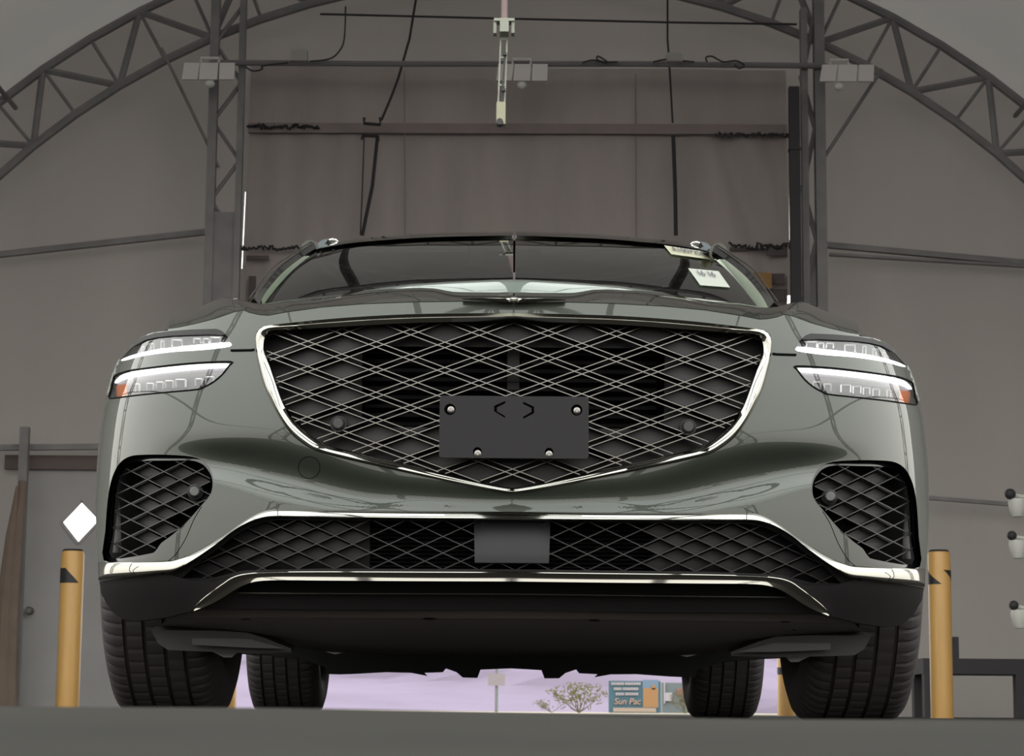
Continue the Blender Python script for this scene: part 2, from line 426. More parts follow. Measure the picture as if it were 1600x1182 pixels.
# billboard
Yb = 80.0
P0, P1 = at(951, 1117, Yb), at(1032, 1065, Yb)
be = empty('billboard', ((P0.x + P1.x) / 2, Yb, 0), 'blue roadside billboard with white lines of text and an orange building picture', 'billboard')
MB().box(P0.x, P1.x, Yb, Yb + .1, .0, P1.z).build('board', mat('board_blue', (.035, .085, .115), rough=.6), be)
def pz(px, py, Y=Yb): q = at(px, py, Y); return q.x, q.z
def prect(b, x0, y0, x1, y1, Y, d=.03):
    a = at(x0, y1, Y); c = at(x1, y0, Y); b.box(a.x, c.x, Y - d, Y, a.z, c.z); return b
prect(MB(), 1004, 1063, 1029, 1107, Yb).build('picture', mat('picture_sky', (.10, .15, .22), rough=.6), be)
prect(prect(MB(), 1005, 1076, 1028, 1106, Yb, .06), 1018, 1071, 1024, 1078, Yb, .06).build('picture_building', mat('picture_orange', (.24, .125, .05), rough=.6), be)
bw = mat('board_white', (.27, .25, .27), rough=.6)
prect(MB(), 958, 1107, 1025, 1113, Yb, .06).build('base_strip', mat('board_cream', (.27, .21, .17), rough=.6), be)
def text(name, s, loc, size, m, parent, rot=(R(90), 0, 0), ext=.002, shear=0, align='CENTER', sx=1.0):
    cu = bpy.data.curves.new(name, 'FONT'); cu.body = s; cu.size = size; cu.extrude = ext; cu.shear = shear; cu.align_x = align; cu.align_y = 'CENTER'; cu.offset = size * .012
    o = bpy.data.objects.new(name, cu); COL.objects.link(o)
    dg = bpy.context.evaluated_depsgraph_get(); me = bpy.data.meshes.new_from_object(o.evaluated_get(dg))
    bpy.data.objects.remove(o)
    M = Matrix.Translation(loc) @ (rot.to_matrix().to_4x4() if hasattr(rot, 'to_matrix') and not isinstance(rot, tuple) else Matrix.Rotation(rot[2], 4, 'Z') @ Matrix.Rotation(rot[0], 4, 'X')) @ Matrix.Diagonal((sx, 1, 1, 1)) if isinstance(rot, tuple) else Matrix.Translation(loc) @ rot @ Matrix.Diagonal((sx, 1, 1, 1))
    vs = [M @ v.co for v in me.vertices]; fs = [tuple(p.vertices) for p in me.polygons]
    return mesh_obj(name, vs, fs, m, parent)
# three lines too blurred to read in the photograph: broken strokes of the same length
rows = [(955, 1001, 1069), (959, 997, 1077), (962, 995, 1085)]
for (xa_, xb_, yy) in rows:
    b = MB(); x = xa_
    while x < xb_ - 1:
        wd = random.uniform(2, 3.4)
        prect(b, x, yy - 2.1, x + wd, yy + 2.1, Yb, .06); x += wd + random.choice((.7, .7, .7, 1.8))
    b.build('lettering', bw, be)
q = at(979, 1097, Yb); text('lettering', 'Sun Pac', (q.x + .02, Yb - .05, q.z), .30, mat('board_peach', (.30, .20, .16), rough=.6), be, ext=.02, shear=.2)

# desert trees / shrubs under the car
leaf = mat('palo_verde', (.105, .105, .035), rough=.9)
wood = mat('twig_bark', (.10, .085, .05), rough=.9)
def desert_tree(name, px, py_top, wpx, Y, label, dens=260, m=leaf):
    x = at(px, 1110, Y).x; h = at(px, py_top, Y).z; wd = wpx * Y / F_PX
    t = empty(name, (x, Y, 0), label, 'tree', 'desert shrubs beyond the doorway')
    b = MB(); lf = MB()
    for i in range(9):
        a = random.uniform(-1, 1); p = [(x, Y, 0)]
        for s in range(1, 6):
            f = s / 5; p.append((x + a * wd * .5 * f ** .8 + random.uniform(-.02, .02) * wd, Y + random.uniform(-.2, .2) * wd * f, h * (.25 + .7 * (1 - abs(a) * .45)) * f))
        b.tube(p, [.02 * h * (1 - .15 * s) for s in range(6)], 5)
        for _ in range(dens // 9):
            f = random.uniform(.35, 1.0); s = min(4, int(f * 5)); c = Vector(p[s + 1] if s < 5 else p[5])
            c += Vector((random.gauss(0, .07) * wd, random.gauss(0, .07) * wd, random.gauss(0, .09) * h)); c.z = max(.03, min(c.z, h))
            r = .034 * h * random.uniform(.7, 1.5); d = Vector((random.uniform(-1, 1), random.uniform(-.3, .3), random.uniform(-.2, 1))).normalized() * r * 2.6
            e_ = d.cross(Vector((0, 1, 0))).normalized() * r * .45
            lf.add([c - d, c + e_, c + d, c - e_], [(0, 1, 2, 3)])
    b.build('trunk', wood, t); lf.build('foliage', m, t, fix=False)
desert_tree('desert_tree', 905, 1068, 90, 60, 'sparse olive green desert tree left of the blue billboard')
desert_tree('desert_shrub', 862, 1092, 50, 57, 'low olive shrub at the left foot of the sparse desert tree', 160)
desert_tree('desert_shrub', 1070, 1078, 46, 74, 'olive brown shrub between the blue billboard and the right rear tyre', 220, mat('olive_brown', (.11, .095, .06), rough=.9))
Ys = 90
se = empty('storefront', (at(1062, 1100, Ys).x, Ys, 0), 'distant pale storefront with a red sign, partly hidden by the right rear tyre', 'building')
a = at(1035, 1117, Ys); c = at(1110, 1068, Ys)
MB().box(a.x, c.x, Ys, Ys + 3, 0, c.z).build('wall', mat('shop_wall', (.10, .12, .13), rough=.8), se)
prect(MB(), 1058, 1077, 1073, 1087, Ys, .1).build('sign', mat('shop_red', (.28, .08, .08), rough=.7), se)
prect(prect(MB(), 1037, 1066, 1039, 1100, Ys, .1), 1039, 1083, 1050, 1096, Ys, .1).build('trim_strip', bw, se)

# ---------------------------------------------------------------- bollards
def bollard(px, py_top, wpx, Y, label, bands):
    p = at(px, py_top, Y); r = wpx / 2 * Y / F_PX; h = p.z
    t = empty('bollard', (p.x, Y, 0), label, 'bollard', None)
    MB().lathe([(0, 0), (r, 0), (r, h - .02), (r * .9, h - .005), (r * .88, h)], 'Z', 40, (p.x, Y, 0)).build('post', yellow, t, 'auto')
    MB().lathe([(0, h - .001), (r * .93, h - .003), (r * .8, h + .008), (0, h + .012)], 'Z', 40, (p.x, Y, 0)).build('cap', black_tape, t, 'auto')
    for (tl, tr, br, bl, z0, z1) in bands:          # slanted tape piece
        V = []; Fc = []; n = 24; m_ = 8
        for j in range(m_ + 1):
            f = j / m_; a_, b_, zz = bl + (tl - bl) * f, br + (tr - br) * f, z0 + (z1 - z0) * f
            for i in range(n + 1):
                th = R(a_ + (b_ - a_) * i / n); V.append((p.x + (r + .0015) * math.sin(th), Y - (r + .0015) * math.cos(th), zz))
        for j in range(m_):
            for i in range(n): q_ = j * (n + 1) + i; Fc.append((q_, q_ + 1, q_ + n + 2, q_ + n + 1))
        mesh_obj('warning_stripe', V, Fc, black_tape, t)
    return t
Zb = lambda y, Y=13.: at(115, y, Y).z
bollard(114, 861, 36, 13., 'yellow bollard with one slanted black stripe, in front of the grey door', [(-80, -23, 46, -80, Zb(912), Zb(889))])
Zr = lambda y: at(1466, y, 13.).z
bollard(1467, 862, 35, 13., 'yellow bollard with black stripes, in front of the low black table', [(-100, -88, 0, -100, Zr(914), Zr(892)), (10, 95, 95, 78, Zr(909), Zr(892))])
bollard(358, 1000, 27, 18.8, 'orange bollard outside the doorway, seen beside the front tyre on the left', [])
bollard(1229, 1000, 30, 18.8, 'orange bollard outside the doorway, seen beside the front tyre on the right', [(-85, -20, 10, -85, .34, .40)])

# ---------------------------------------------------------------- table, lamps, curtain, fittings
Yt = 16.2
te = empty('work_table', (at(1512, 1100, Yt).x, Yt, 0), 'low black metal table against the tent wall behind the right bollard', 'table')
z1 = at(1512, 1031, Yt).z; z0 = at(1512, 1055, Yt).z; xa, xb = at(1434, 1100, Yt).x, at(1640, 1100, Yt).x
MB().box(xa, xb, Yt - .25, Yt + .35, z0, z1).build('tabletop', steel_d, te)
for x in (xa + .005, xa + .12, at(1576, 1100, Yt).x, xb - .1):
    wd = .05 if x < xa + .2 else .1
    MB().box(x, x + wd, Yt - .25, Yt - .15, 0, z0).build('leg', steel_d, te)
for x in (xa + .02, xb - .1): MB().box(x, x + .06, Yt + .25, Yt + .35, 0, z0).build('leg', steel_d, te)
p = at(1490, 1031, Yt)
tag(MB().box(p.x - .04, p.x + .03, Yt - .05, Yt + .05, p.z, p.z + .16).build('equipment_box', steel_d), 'small dark box standing on the black table beside the right bollard', 'box')

Yl = 15.0
le = empty('lamp_stand', (at(1618, 1100, Yl).x, Yl, 0), 'pole at the right edge that carries three white spot lamps', 'stand')
MB().tube([(le.location.x, Yl, 0), (le.location.x, Yl, at(1618, 740, Yl).z)], .025, 12).build('pole', steel, le, 'auto')
names = ['topmost of three white spot lamps at the right edge of the tent', 'middle of three white spot lamps at the right edge', 'lowest of three white spot lamps, above the black table']
for i, (px, py, s) in enumerate(((1590, 792, 1.15), (1591, 857, 1.0), (1594, 966, 1.0))):
    p = at(px, py, Yl); q = Yl / F_PX
    t = empty('spot_lamp', (p.x, Yl, p.z), names[i], 'lamp', 'spot lamps on the right stand')
    MB().lathe([(0, -16 * q), (9 * q, -16 * q), (12.5 * q, -8 * q), (15 * q, 6 * q), (14 * q, 12 * q), (0, 12 * q)], 'Z', 24, (p.x, Yl, p.z)).build('lamp_head', white_pl, t, 'auto')
    MB().sphere((p.x - 11 * q * s, Yl - .03, p.z + 19 * q), 7.5 * q * s, 10).build('knob', steel_d, t, True)
    MB().tube([(p.x - 8 * q, Yl, p.z + 18 * q), (p.x + 6 * q, Yl, p.z + 16 * q), (le.location.x - .02, Yl, p.z + 16 * q)], 3 * q, 8).build('bracket', white_pl, t, 'auto')

# roll-up curtain covering the doorway top
cur_m = fabric('curtain_fabric', (.42, .375, .365), (.029, .0245, .0245), noise=.08, nscale=1.5, tw=.6, bdist=.05, stretch=(2.2, 1, .5))
Yk = 17.85
ce = empty('door_curtain', (0, Yk, DZ), 'wide dusty rolled fabric curtain hanging above the doorway behind the car', 'curtain')
def sheet(x0, x1, z0, z1, nx_, nz_, fy):
    V = []; 
    for j in range(nz_ + 1):
        for i in range(nx_ + 1):
            x = x0 + (x1 - x0) * i / nx_; z = z0 + (z1 - z0) * j / nz_; V.append((x, fy(x, z), z))
    return V, [(j * (nx_ + 1) + i, j * (nx_ + 1) + i + 1, (j + 1) * (nx_ + 1) + i + 1, (j + 1) * (nx_ + 1) + i) for j in range(nz_) for i in range(nx_)]
zf = at(800, 200, Yk).z
def fold(x, z):
    w_ = .0
    if x > 1.1: w_ = .035 * math.sin((x - .35 * (zf - z)) * 16) * min(1, (x - 1.1) * 1.5)
    if x < -1.3: w_ += .012 * math.sin((x + .05 * (zf - z)) * 24)
    return Yk + w_ + .012 * math.sin(x * 3 + z * 2)
cx0, cx1 = xz(388, 300, Yk)[0], xz(1229, 300, Yk)[0]
V, Fc = sheet(cx0, cx1, DZ - .05, zf, 120, 40, fold); mesh_obj('lower_panel', V, Fc, cur_m, ce, True)
V, Fc = sheet(cx0, cx1, zf - .06, at(800, 108, Yk).z, 80, 12, lambda x, z: Yk - .03 + .01 * math.sin(x * 4)); mesh_obj('upper_panel', V, Fc, cur_m, ce, True)
hem_m = fabric('curtain_hem', (.29, .245, .245), (.014, .012, .012), nscale=4)
b = MB(); a = at(388, 192, Yk - .07); c = at(1229, 196, Yk - .07)
b.bar(at(388, 200, Yk - .06), at(1229, 203, Yk - .06), .03, 16 * Yk / F_PX); b.build('hem', hem_m, ce)
# seams and laces
b = MB(); b.tube([at(632, 112, Yk - .06), at(633, 370, Yk - .06)], .004, 5); b.build('seam', hem_m, ce)
b = MB(); b.tube([at(993, 115, Yk - .06), at(994, 372, Yk - .06)], .004, 5); b.build('seam', hem_m, ce)
for (xa_, xb_, yy, am) in ((386, 500, 198, 5), (1118, 1236, 211, 5), (376, 482, 388, 5), (1140, 1238, 385, 6)):
    pts = []
    for i in range(60):
        f = i / 59; pts.append(at(xa_ + (xb_ - xa_) * f + random.uniform(-3, 3), yy + random.uniform(-am, am) * (.35 + .65 * abs(math.sin(f * 7 + yy))), Yk - .09))
    MB().tube(pts, .011, 5).build('lacing', steel_d, ce)
dark_f = fabric('dark_flap', (.14, .12, .12), (.006, .005, .005), nscale=5)
for (x0, y0, x1, y1) in ((1198, 384, 1230, 400), (1206, 428, 1226, 444), (1196, 452, 1230, 470), (1140, 388, 1200, 392), (385, 400, 420, 406), (388, 432, 400, 470)):
    p = at(x0, y1, Yk - .07); q = at(x1, y0, Yk - .07); MB().box(p.x, q.x, Yk - .08, Yk - .06, p.z, q.z).build('patch', dark_f, ce)
p = at(1165, 452, Yk - .12); q = at(1205, 428, Yk - .12)
tag(MB().box(p.x, q.x, Yk - .16, Yk - .13, p.z, q.z).build('warning_panel', mat('orange_panel', (.34, .175, .045), rough=.5)), 'orange panel fixed to the curtain to the right of the windscreen', 'panel')
# ropes
def rope(pts, r, label, Y=17.6):
    o = MB().tube([at(*p, Y) for p in pts], r, 6).build('rope', steel_d, None, 'auto'); return tag(o, label, 'rope')
rope([(653, -20), (640, 60), (623, 120), (612, 150), (596, 188)], .011, 'dark rope running from the truss down to the curtain hem, left of centre')
rope([(590, 212), (582, 290), (566, 368)], .016, 'thick dark strap hanging below the left hook on the curtain')
rope([(569, 212), (566, 300), (563, 368)], .006, 'thin cord hanging beside the thick strap left of centre', 17.72)
rope([(1043, -20), (1043, 60), (1047, 120), (1051, 192)], .009, 'dark rope running from the truss down to the curtain hem, right of centre')
rope([(1052, 212), (1055, 300), (1056, 368)], .018, 'thick dark strap hanging below the hem, right of centre')
for pts, lb in ((((569, 184), (569, 193), (594, 195), (594, 184)), 'dark hook bracket above the hem at the left rope'), (((566, 218), (566, 212), (591, 213), (591, 220)), 'dark hook bracket below the hem at the left strap')):
    tag(MB().tube([at(*p, 17.5) for p in pts], .014, 6).build('hook_bracket', steel_d, None, 'auto'), lb, 'hook')
for pts, lb in ((((540, 10), (538, 60), (530, 80), (515, 92), (485, 96)), 'cable drooping into the left junction box'),
                (((910, 98), (925, 94), (936, 96), (950, 98), (935, 88), (933, 93), (945, 97), (965, 97)), 'looped cable on the conduit to the right of the hanging camera'),
                (((1020, 97), (1040, 93), (1055, 94), (1085, 97)), 'cable lying along the conduit at the right junction box'),
                (((1105, 97), (1103, 90), (1112, 88), (1122, 93), (1132, 97), (1150, 95), (1163, 102), (1155, 107), (1148, 101)), 'looped cable on the conduit at far right'),
                (((383, 104), (395, 111), (410, 108), (411, 103), (450, 98)), 'cable loop at the left end of the conduit')):
    tag(MB().tube([at(*p, 17.12) for p in catmull(list(pts), 4)], .007, 6).build('cable', steel_d, None, 'auto'), lb, 'cable')
for (x0, y0, x1, y1, lb) in ((455, 80, 481, 97, 'left grey junction box on the conduit'), (1041, 85, 1066, 98, 'right grey junction box on the conduit')):
    p = at(x0, y1, 17.15); q = at(x1, y0, 17.15)
    tag(MB().box(p.x, q.x, 17.1, 17.18, p.z, q.z).build('junction_box', grey_pl), lb, 'box')
# wall fixtures on the conduit
fx_m = mat('fixture_white', (.72, .68, .67), rough=.6); fx_k = mat('fixture_globe', (.80, .80, .78), rough=.5)
for (x0, x1, yt, yb_, kx, ky, lb) in ((284, 366, 98, 124, 328, 131, 'left white flood lamp on the conduit by the left column'),
                                    (775, 855, 100, 126, 815, 133, 'middle white flood lamp on the conduit behind the hanging camera'),
                                    (1281, 1365, 101, 127, 1311, 136, 'right white flood lamp on the conduit by the right column')):
    Yf = 17.0; p = at((x0 + x1) / 2, ky, Yf)
    t = empty('flood_lamp', (p.x, Yf, p.z), lb, 'lamp', 'flood lamps on the conduit')
    m3 = (x0 + x1) / 2
    for (a0, a1, sk) in ((x0, x0 + 24, 4), (x0 + 27, x1 - 27, 2), (x1 - 24, x1, 1)):
        A = [at(a0 + sk, yt, Yf), at(a1 + sk, yt, Yf), at(a1, yb_, Yf - .15), at(a0, yb_, Yf - .15)]
        B_ = [v + Vector((0, .03, 0)) for v in A]
        MB().prism(A, B_).build('lamp_panel', fx_m, t)
    p = at(kx, ky, Yf - .1); MB().sphere(p, 8 * Yf / F_PX, 10, (1, 1, .85)).build('globe', fx_k, t, True)
    b = MB(); b.tube([at(kx - 14, yt, 17.1), at(kx - 14, yt - 7, 17.1), at(kx + 14, yt - 7, 17.1), at(kx + 14, yt, 17.1)], .012, 6); b.build('bracket', fx_m, t, 'auto')

# hanging inspection camera
Yh = 9.0; q = Yh / F_PX
p = at(787, 36, Yh)
he = empty('hanging_camera', (p.x, Yh, at(781, 198, Yh).z), 'white camera with black lens on a ladder-like mast hanging above the car roof', 'camera')
pinkm = mat('pinkish_pipe', (.20, .14, .14), rough=.5)
MB().tube([(at(788, 30, Yh).x, Yh, at(788, 36, Yh).z), (at(788, 30, Yh).x, Yh, 6.45)], 5.5 * q, 14).build('pole', pinkm, he, 'auto')
hw = mat('mast_white', (.27, .28, .24), rough=.45)
b = MB(); a, c = at(775, 57, Yh), at(801, 36, Yh)
prect(b, 772, 35, 804, 39, Yh, .06); 
for (x0, x1) in ((771, 776), (799, 804)): prect(b, x0, 37, x1, 57, Yh, .05)
prect(b, 781, 39, 795, 58, Yh, .08)
b.build('bracket', hw, he)
b = MB()
for (t_, b_) in (((782.5, 58), (778.5, 162)), ((792.5, 58), (788.5, 162))): b.bar(at(*t_, Yh), at(*b_, Yh), 2.6 * q, 2.6 * q)
for yy, xo in ((62, 787.5), (90, 786), (133, 784.5), (160, 783.5)): b.bar(at(xo - 5.5, yy, Yh), at(xo + 5.5, yy, Yh), 3 * q, 3 * q)
b.build('mast', hw, he)
b = MB(); b.tube([at(789.5, 84, Yh - .01), at(788, 100, Yh - .01), at(784, 160, Yh - .01)], .004, 6); prect(b, 786, 84, 792, 88, Yh - .01, .02); prect(b, 784, 140, 790, 144, Yh - .01, .02); b.build('cable', steel_d, he)
b = MB(); a = at(775.5, 196, Yh); c = at(790, 162, Yh); b.box(a.x, c.x, Yh - .025, Yh + .03, a.z, c.z); b.build('camera_body', mat('camera_cream', (.30, .285, .20), rough=.5), he)
p = at(781, 194, Yh); MB().lathe([(0, -.045), (5.2 * q, -.045), (5.5 * q, -.03), (5.5 * q, 0), (0, 0)], 'Y', 20, (p.x, Yh, p.z)).build('lens', steel_d, he, 'auto')
# gathered fabric left of door
b = MB(); pts = [(36, 752), (26, 830), (16, 930), (10, 1030), (8, 1106)]
b.tube([at(*p, 17.4) for p in pts], [.03, .05, .07, .08, .09], 10); b.tube([at(x - 9, y + 8, 17.35) for x, y in pts], [.01, .04, .06, .07, .08], 8)
o = b.build('tied_fabric', fabric('brown_flap', (.22, .17, .14), (.008, .006, .005), nscale=6), None, 'auto'); tag(o, 'brown gathered tent flap tied beside the grey door', 'fabric')
# ================================================================ the car
YF = 4.30
radar_m = mat('sensor_grey', (.10, .10, .10), rough=.5)
car = empty('car', (0, 5.2, 0), 'dark green SUV facing the camera with wide diamond mesh grille and blank plate bracket', 'car')
def lerp_table(T, x):
    if x <= T[0][0]: return T[0][1]
    for i in range(len(T) - 1):
        (a, b), (c, d) = T[i], T[i + 1]
        if x <= c:
            m0 = (d - T[i - 1][1]) / (c - T[i - 1][0]) if i > 0 else (d - b) / (c - a)
            m1 = (T[i + 2][1] - b) / (T[i + 2][0] - a) if i + 2 < len(T) else (d - b) / (c - a)
            h = c - a; t = (x - a) / h
            return (2*t**3-3*t*t+1)*b + (t**3-2*t*t+t)*h*m0 + (-2*t**3+3*t*t)*d + (t**3-t*t)*h*m1
    return T[-1][1]
TV = [(.10, .16), (.20, .075), (.26, .020), (.29, .004), (.32, 0), (.40, .004), (.46, .010), (.52, .016), (.58, .024), (.66, .038), (.74, .056), (.80, .072), (.86, .090), (.92, .112), (1.0, .15)]
TW = [(.15, .86), (.22, .895), (.30, .908), (.50, .908), (.58, .905), (.66, .898), (.70, .888), (.76, .872), (.80, .856), (.85, .834), (.90, .82), (1.0, .80)]
TZC = [(-.2, .450), (0, .438), (.2, .450), (.3, .466), (.45, .512), (.6, .534), (.75, .545), (.9, .55)]
TWD = [(0, .013), (.2, .017), (.3, .023), (.45, .029), (.6, .022), (.9, .02)]
TAM = [(0, .010), (.2, .014), (.3, .020), (.45, .030), (.56, .026), (.66, .012), (.74, 0), (.9, 0)]
def smooth01(t): t = min(1, max(0, t)); return t * t * (3 - 2 * t)
def FB(X, Z, crease=True):
    x = abs(X); t = min(x / lerp_table(TW, Z), .986)
    y = .25 * x * x + .35 * (1 - math.sqrt(1 - t ** 5)) + lerp_table(TV, Z)
    if crease:                                    # undercut shelf below the grille running out to the side vents
        zc = lerp_table(TZC, x); wd = lerp_table(TWD, x); amp = max(0, lerp_table(TAM, x))
        y += amp * (.5 - .5 * math.tanh((Z - zc) / wd)) * smooth01((Z - zc + 3.2 * wd) / (2.0 * wd))
    return YF + y
def hit(u, v, off=0.0, crease=True):
    Y = YF + .2
    for _ in range(40):
        p = W(u, v, Y); Y = Y * .45 + .55 * (FB(p.x, p.z, crease) + off)
    return W(u, v, Y)
def fnormal(p, crease=True):
    h = .002
    gx = (FB(p.x + h, p.z, crease) - FB(p.x - h, p.z, crease)) / (2 * h); gz = (FB(p.x, p.z + h, crease) - FB(p.x, p.z - h, crease)) / (2 * h)
    return Vector((gx, -1, gz)).normalized()
def surf_patch(name, outer, holes, m, parent, step=8, off=0.0, rim=.03, crease=True, rim_outer=False, closed_back=False):
    v2, f2 = cdt(outer, holes, step)
    P = [hit(u, v, off, crease) for u, v in v2]; N = [fnormal(p, crease) for p in P]
    # consistent winding: normals must face -Y
    F2 = []
    for f in f2:
        a, b, c = (P[i] for i in f); F2.append(f if (b - a).cross(c - a).y < 0 else f[::-1])
    V = list(P); NN = list(N)
    rings = list(holes) + ([outer] if rim_outer else [])
    for ring in rings:
        if rim <= 0: break
        n = len(ring); b = len(V); pr = [hit(u, v, off, crease) for u, v in ring]
        for i in range(n):
            t = (pr[(i + 1) % n] - pr[i - 1]); t = t.normalized() if t.length > 0 else Vector((1, 0, 0)); nn = t.cross(Vector((0, 1, 0))).normalized()
            c = sum((Vector((q.x, 0, q.z)) for q in pr), Vector()) / n
            if nn.dot(c - Vector((pr[i].x, 0, pr[i].z))) < 0 and ring is not outer: nn = -nn
            V.append(pr[i]); NN.append(nn); V.append(pr[i] + Vector((0, rim, 0))); NN.append(nn)
        for i in range(n): j = (i + 1) % n; F2.append((b + 2 * i, b + 2 * j, b + 2 * j + 1, b + 2 * i + 1))
    return mesh_obj(name, V, F2, m, parent, True, NN)
def sym(half):                                     # half outline on the left, from the centre line round to the centre line
    h = [p for p in half]; return h + [(-u, v) for u, v in reversed(h) if u < -.5]
def usym(pts, step=7, smooth=0):
    P = U(pts)
    if smooth: P = catmull(P, smooth)
    P = dense(P, step, False); P = [(min(u, -1e-3), v) for u, v in P]
    full = P + [(-u, v) for u, v in reversed(P)]
    out = []
    for p in full:
        if not out or math.hypot(p[0] - out[-1][0], p[1] - out[-1][1]) > .6: out.append(p)
    return out
def resample(P, n):
    L = [0]
    for a, b in zip(P, P[1:]): L.append(L[-1] + math.dist(a, b))
    out = []; j = 0
    for i in range(n):
        s = L[-1] * i / (n - 1)
        while j < len(L) - 2 and L[j + 1] < s: j += 1
        t = (s - L[j]) / max(1e-9, L[j + 1] - L[j]); out.append(tuple(a + (b - a) * t for a, b in zip(P[j], P[j + 1])))
    return out

# ---- outlines (left half of the photo)
Bc = [(802, 468), (702, 467.5), (627, 471), (567, 474.5), (504, 479.5), (446, 487.5), (430, 490.5), (419, 492.5), (405, 491.5), (389, 488), (380, 484), (366, 487), (338, 497), (308, 505), (280, 511), (264, 513.5)]
Bc = [(802, 472.4), (720, 470.5), (645, 471.5)] + Bc[3:]
sil = [(262, 517), (240, 519.5), (222, 525.5), (208, 536), (195, 550), (183, 566), (175, 584), (169, 606), (164, 632), (158, 664), (153.5, 700), (150.5, 740), (149.5, 790), (150.5, 840), (153, 879)]
trim_top = [(153, 879), (210, 879), (259, 878), (278, 874.5), (303, 865), (338, 844), (373, 819), (396, 805.5), (414, 798.5), (433, 796.2), (500, 797), (650, 799), (802, 800)]
trim_bot = [(154, 908), (174, 905), (215, 901), (245, 897), (269, 894.5), (283, 888.5), (306, 874.5), (338, 851.5), (361, 833), (384, 819.5), (407, 811.5), (433, 808.8), (500, 810), (650, 812), (802, 813)]
g_out_top = [(802, 489), (655, 490.5), (545, 496), (462, 503.5), (425, 507.5), (410, 510.5), (401, 518.5), (398, 530)]
g_out_side = [(398, 530), (401, 557), (410, 595.5), (421, 623), (435, 650.5), (451.5, 675), (471, 692), (495, 705.5), (545, 719), (627, 737), (710, 755), (779, 768), (802, 771)]
g_in_top = [(802, 502), (655, 504.5), (545, 510), (470, 514.5), (440, 516.5), (424, 518), (416, 522), (412.5, 531)]
g_in_side = [(412.5, 531), (411.5, 546), (418.5, 565), (429.5, 598), (443, 634), (462.5, 661.5), (484.5, 681), (509, 696), (545, 705), (600, 719), (655, 731), (737, 751), (785, 761), (802, 763)]
vent = [(162, 876), (164.5, 830), (168, 784), (173, 754), (181, 733), (190, 721), (203, 713.5), (222, 711), (262, 711), (300, 714), (318, 721), (327, 731), (332.5, 745), (333.5, 759), (330, 775), (315, 793), (292, 819), (269, 840), (254, 851), (247, 862), (240, 869), (229, 872.5), (200, 876)]
lamp_up = [(188, 563.5), (197, 553.5), (209, 541), (227, 531), (245, 527), (269, 524.2), (326, 522), (346, 522.6), (356, 526.5), (359, 534), (359, 542), (315, 547.5), (269, 550.5), (222, 557), (199, 563)]
lamp_lo = [(170.5, 622.5), (172.5, 612), (176, 596), (180, 587), (199, 580), (222, 576.5), (269, 570.7), (315, 566.7), (361, 565.4), (358, 571.5), (347, 585.7), (333.5, 597), (320, 604.5), (308, 608.8), (269, 612.5), (222, 617), (188, 621.3)]

grille_hole = usym(catmull(g_out_top, 3) + catmull(g_out_side, 4)[1:], 6)
fas = usym(Bc + sil + trim_top[1:], 8)
vL = dense(catmull(U(vent), 3, True), 5); luL = dense(catmull(U(lamp_up), 3, True), 5); llL = dense(catmull(U(lamp_lo), 3, True), 5)
def rev(P): return [(-u, v) for u, v in reversed(P)]
fascia = surf_patch('front_body', fas, [grille_hole, vL, rev(vL), luL, rev(luL), llL, rev(llL)], paint, car, 5, rim=.035)

# seam between hood and bumper, tow eye cover
def tube_on(name, pts, r, m, off=-.001, parent=None, both=True, closed=False, n=6, flat=1.0, crease=True):
    for s in ((1, -1) if both else (1,)):
        P = [hit(u * s, v, off, crease) for u, v in pts]; MB().tube(P, r, n, closed).build(name, m, parent or car, 'auto')
tube_on('hood_seam', dense(U([(361, 547.8), (392, 547.3), (397, 546.5)]), 6, False), .0026, void)
tube_on('tow_eye_cover', [un(483 + 17 * math.cos(t * math.pi / 12), 731 + 17 * math.sin(t * math.pi / 12)) for t in range(24)], .0008, void, 0, both=False, closed=True)
tube_on('bumper_edge_crease', dense(U(catmull([(263, 877), (275, 866), (290, 842), (303, 812), (315, 792)], 4)), 5, False), .0008, void, 0)
# cap over each headlamp, its dark reflection put into the plastic's colour
cap = [(209, 536), (222, 527), (240, 521), (266, 517.5), (300, 515), (338, 514), (346, 517), (352, 523), (346, 523.4), (326, 522.4), (269, 524.6), (245, 527.2), (227, 531.4), (211, 540)]
for s in (1, -1):
    P = U(cap); P = dense(P, 5); P = P if s > 0 else rev(P)
    surf_patch('lamp_hood', P, [], plastic, car, 7, off=-.004, rim=.02, rim_outer=True)

# ---- hood: rows from the leading edge up over the crest and back to the windscreen
Cc = [(802, 456), (720, 455.8), (705, 455.2), (695, 453.4), (677, 450.5), (655, 449.8), (600, 452), (545, 457.5), (500, 463), (449, 468), (422, 473.6), (405, 474.8), (390, 473), (368, 466.5), (354, 464.4), (346, 465.6), (334, 470), (310, 481.2), (285, 490.3), (266, 495.8)]
nb = 90
def keyed(A, KA, n):                                # resample with matching key indices
    out = []
    for (a, b), m in zip(zip(KA, KA[1:]), n): out += resample(A[a:b + 1], m)[:-1]
    return out + [A[-1]]
Bu, Cu = U(Bc), U(Cc)
nn_ = [30, 24, 12, 24]
kb = [0, Bc.index((504, 479.5)), Bc.index((419, 492.5)), Bc.index((380, 484)), len(Bc) - 1]
kc = [0, Cc.index((500, 463)), Cc.index((405, 474.8)), Cc.index((354, 464.4)), len(Cc) - 1]
Bk = keyed(Bu, kb, nn_); Ck = keyed(Cu, kc, nn_)
rows = 9
half = []
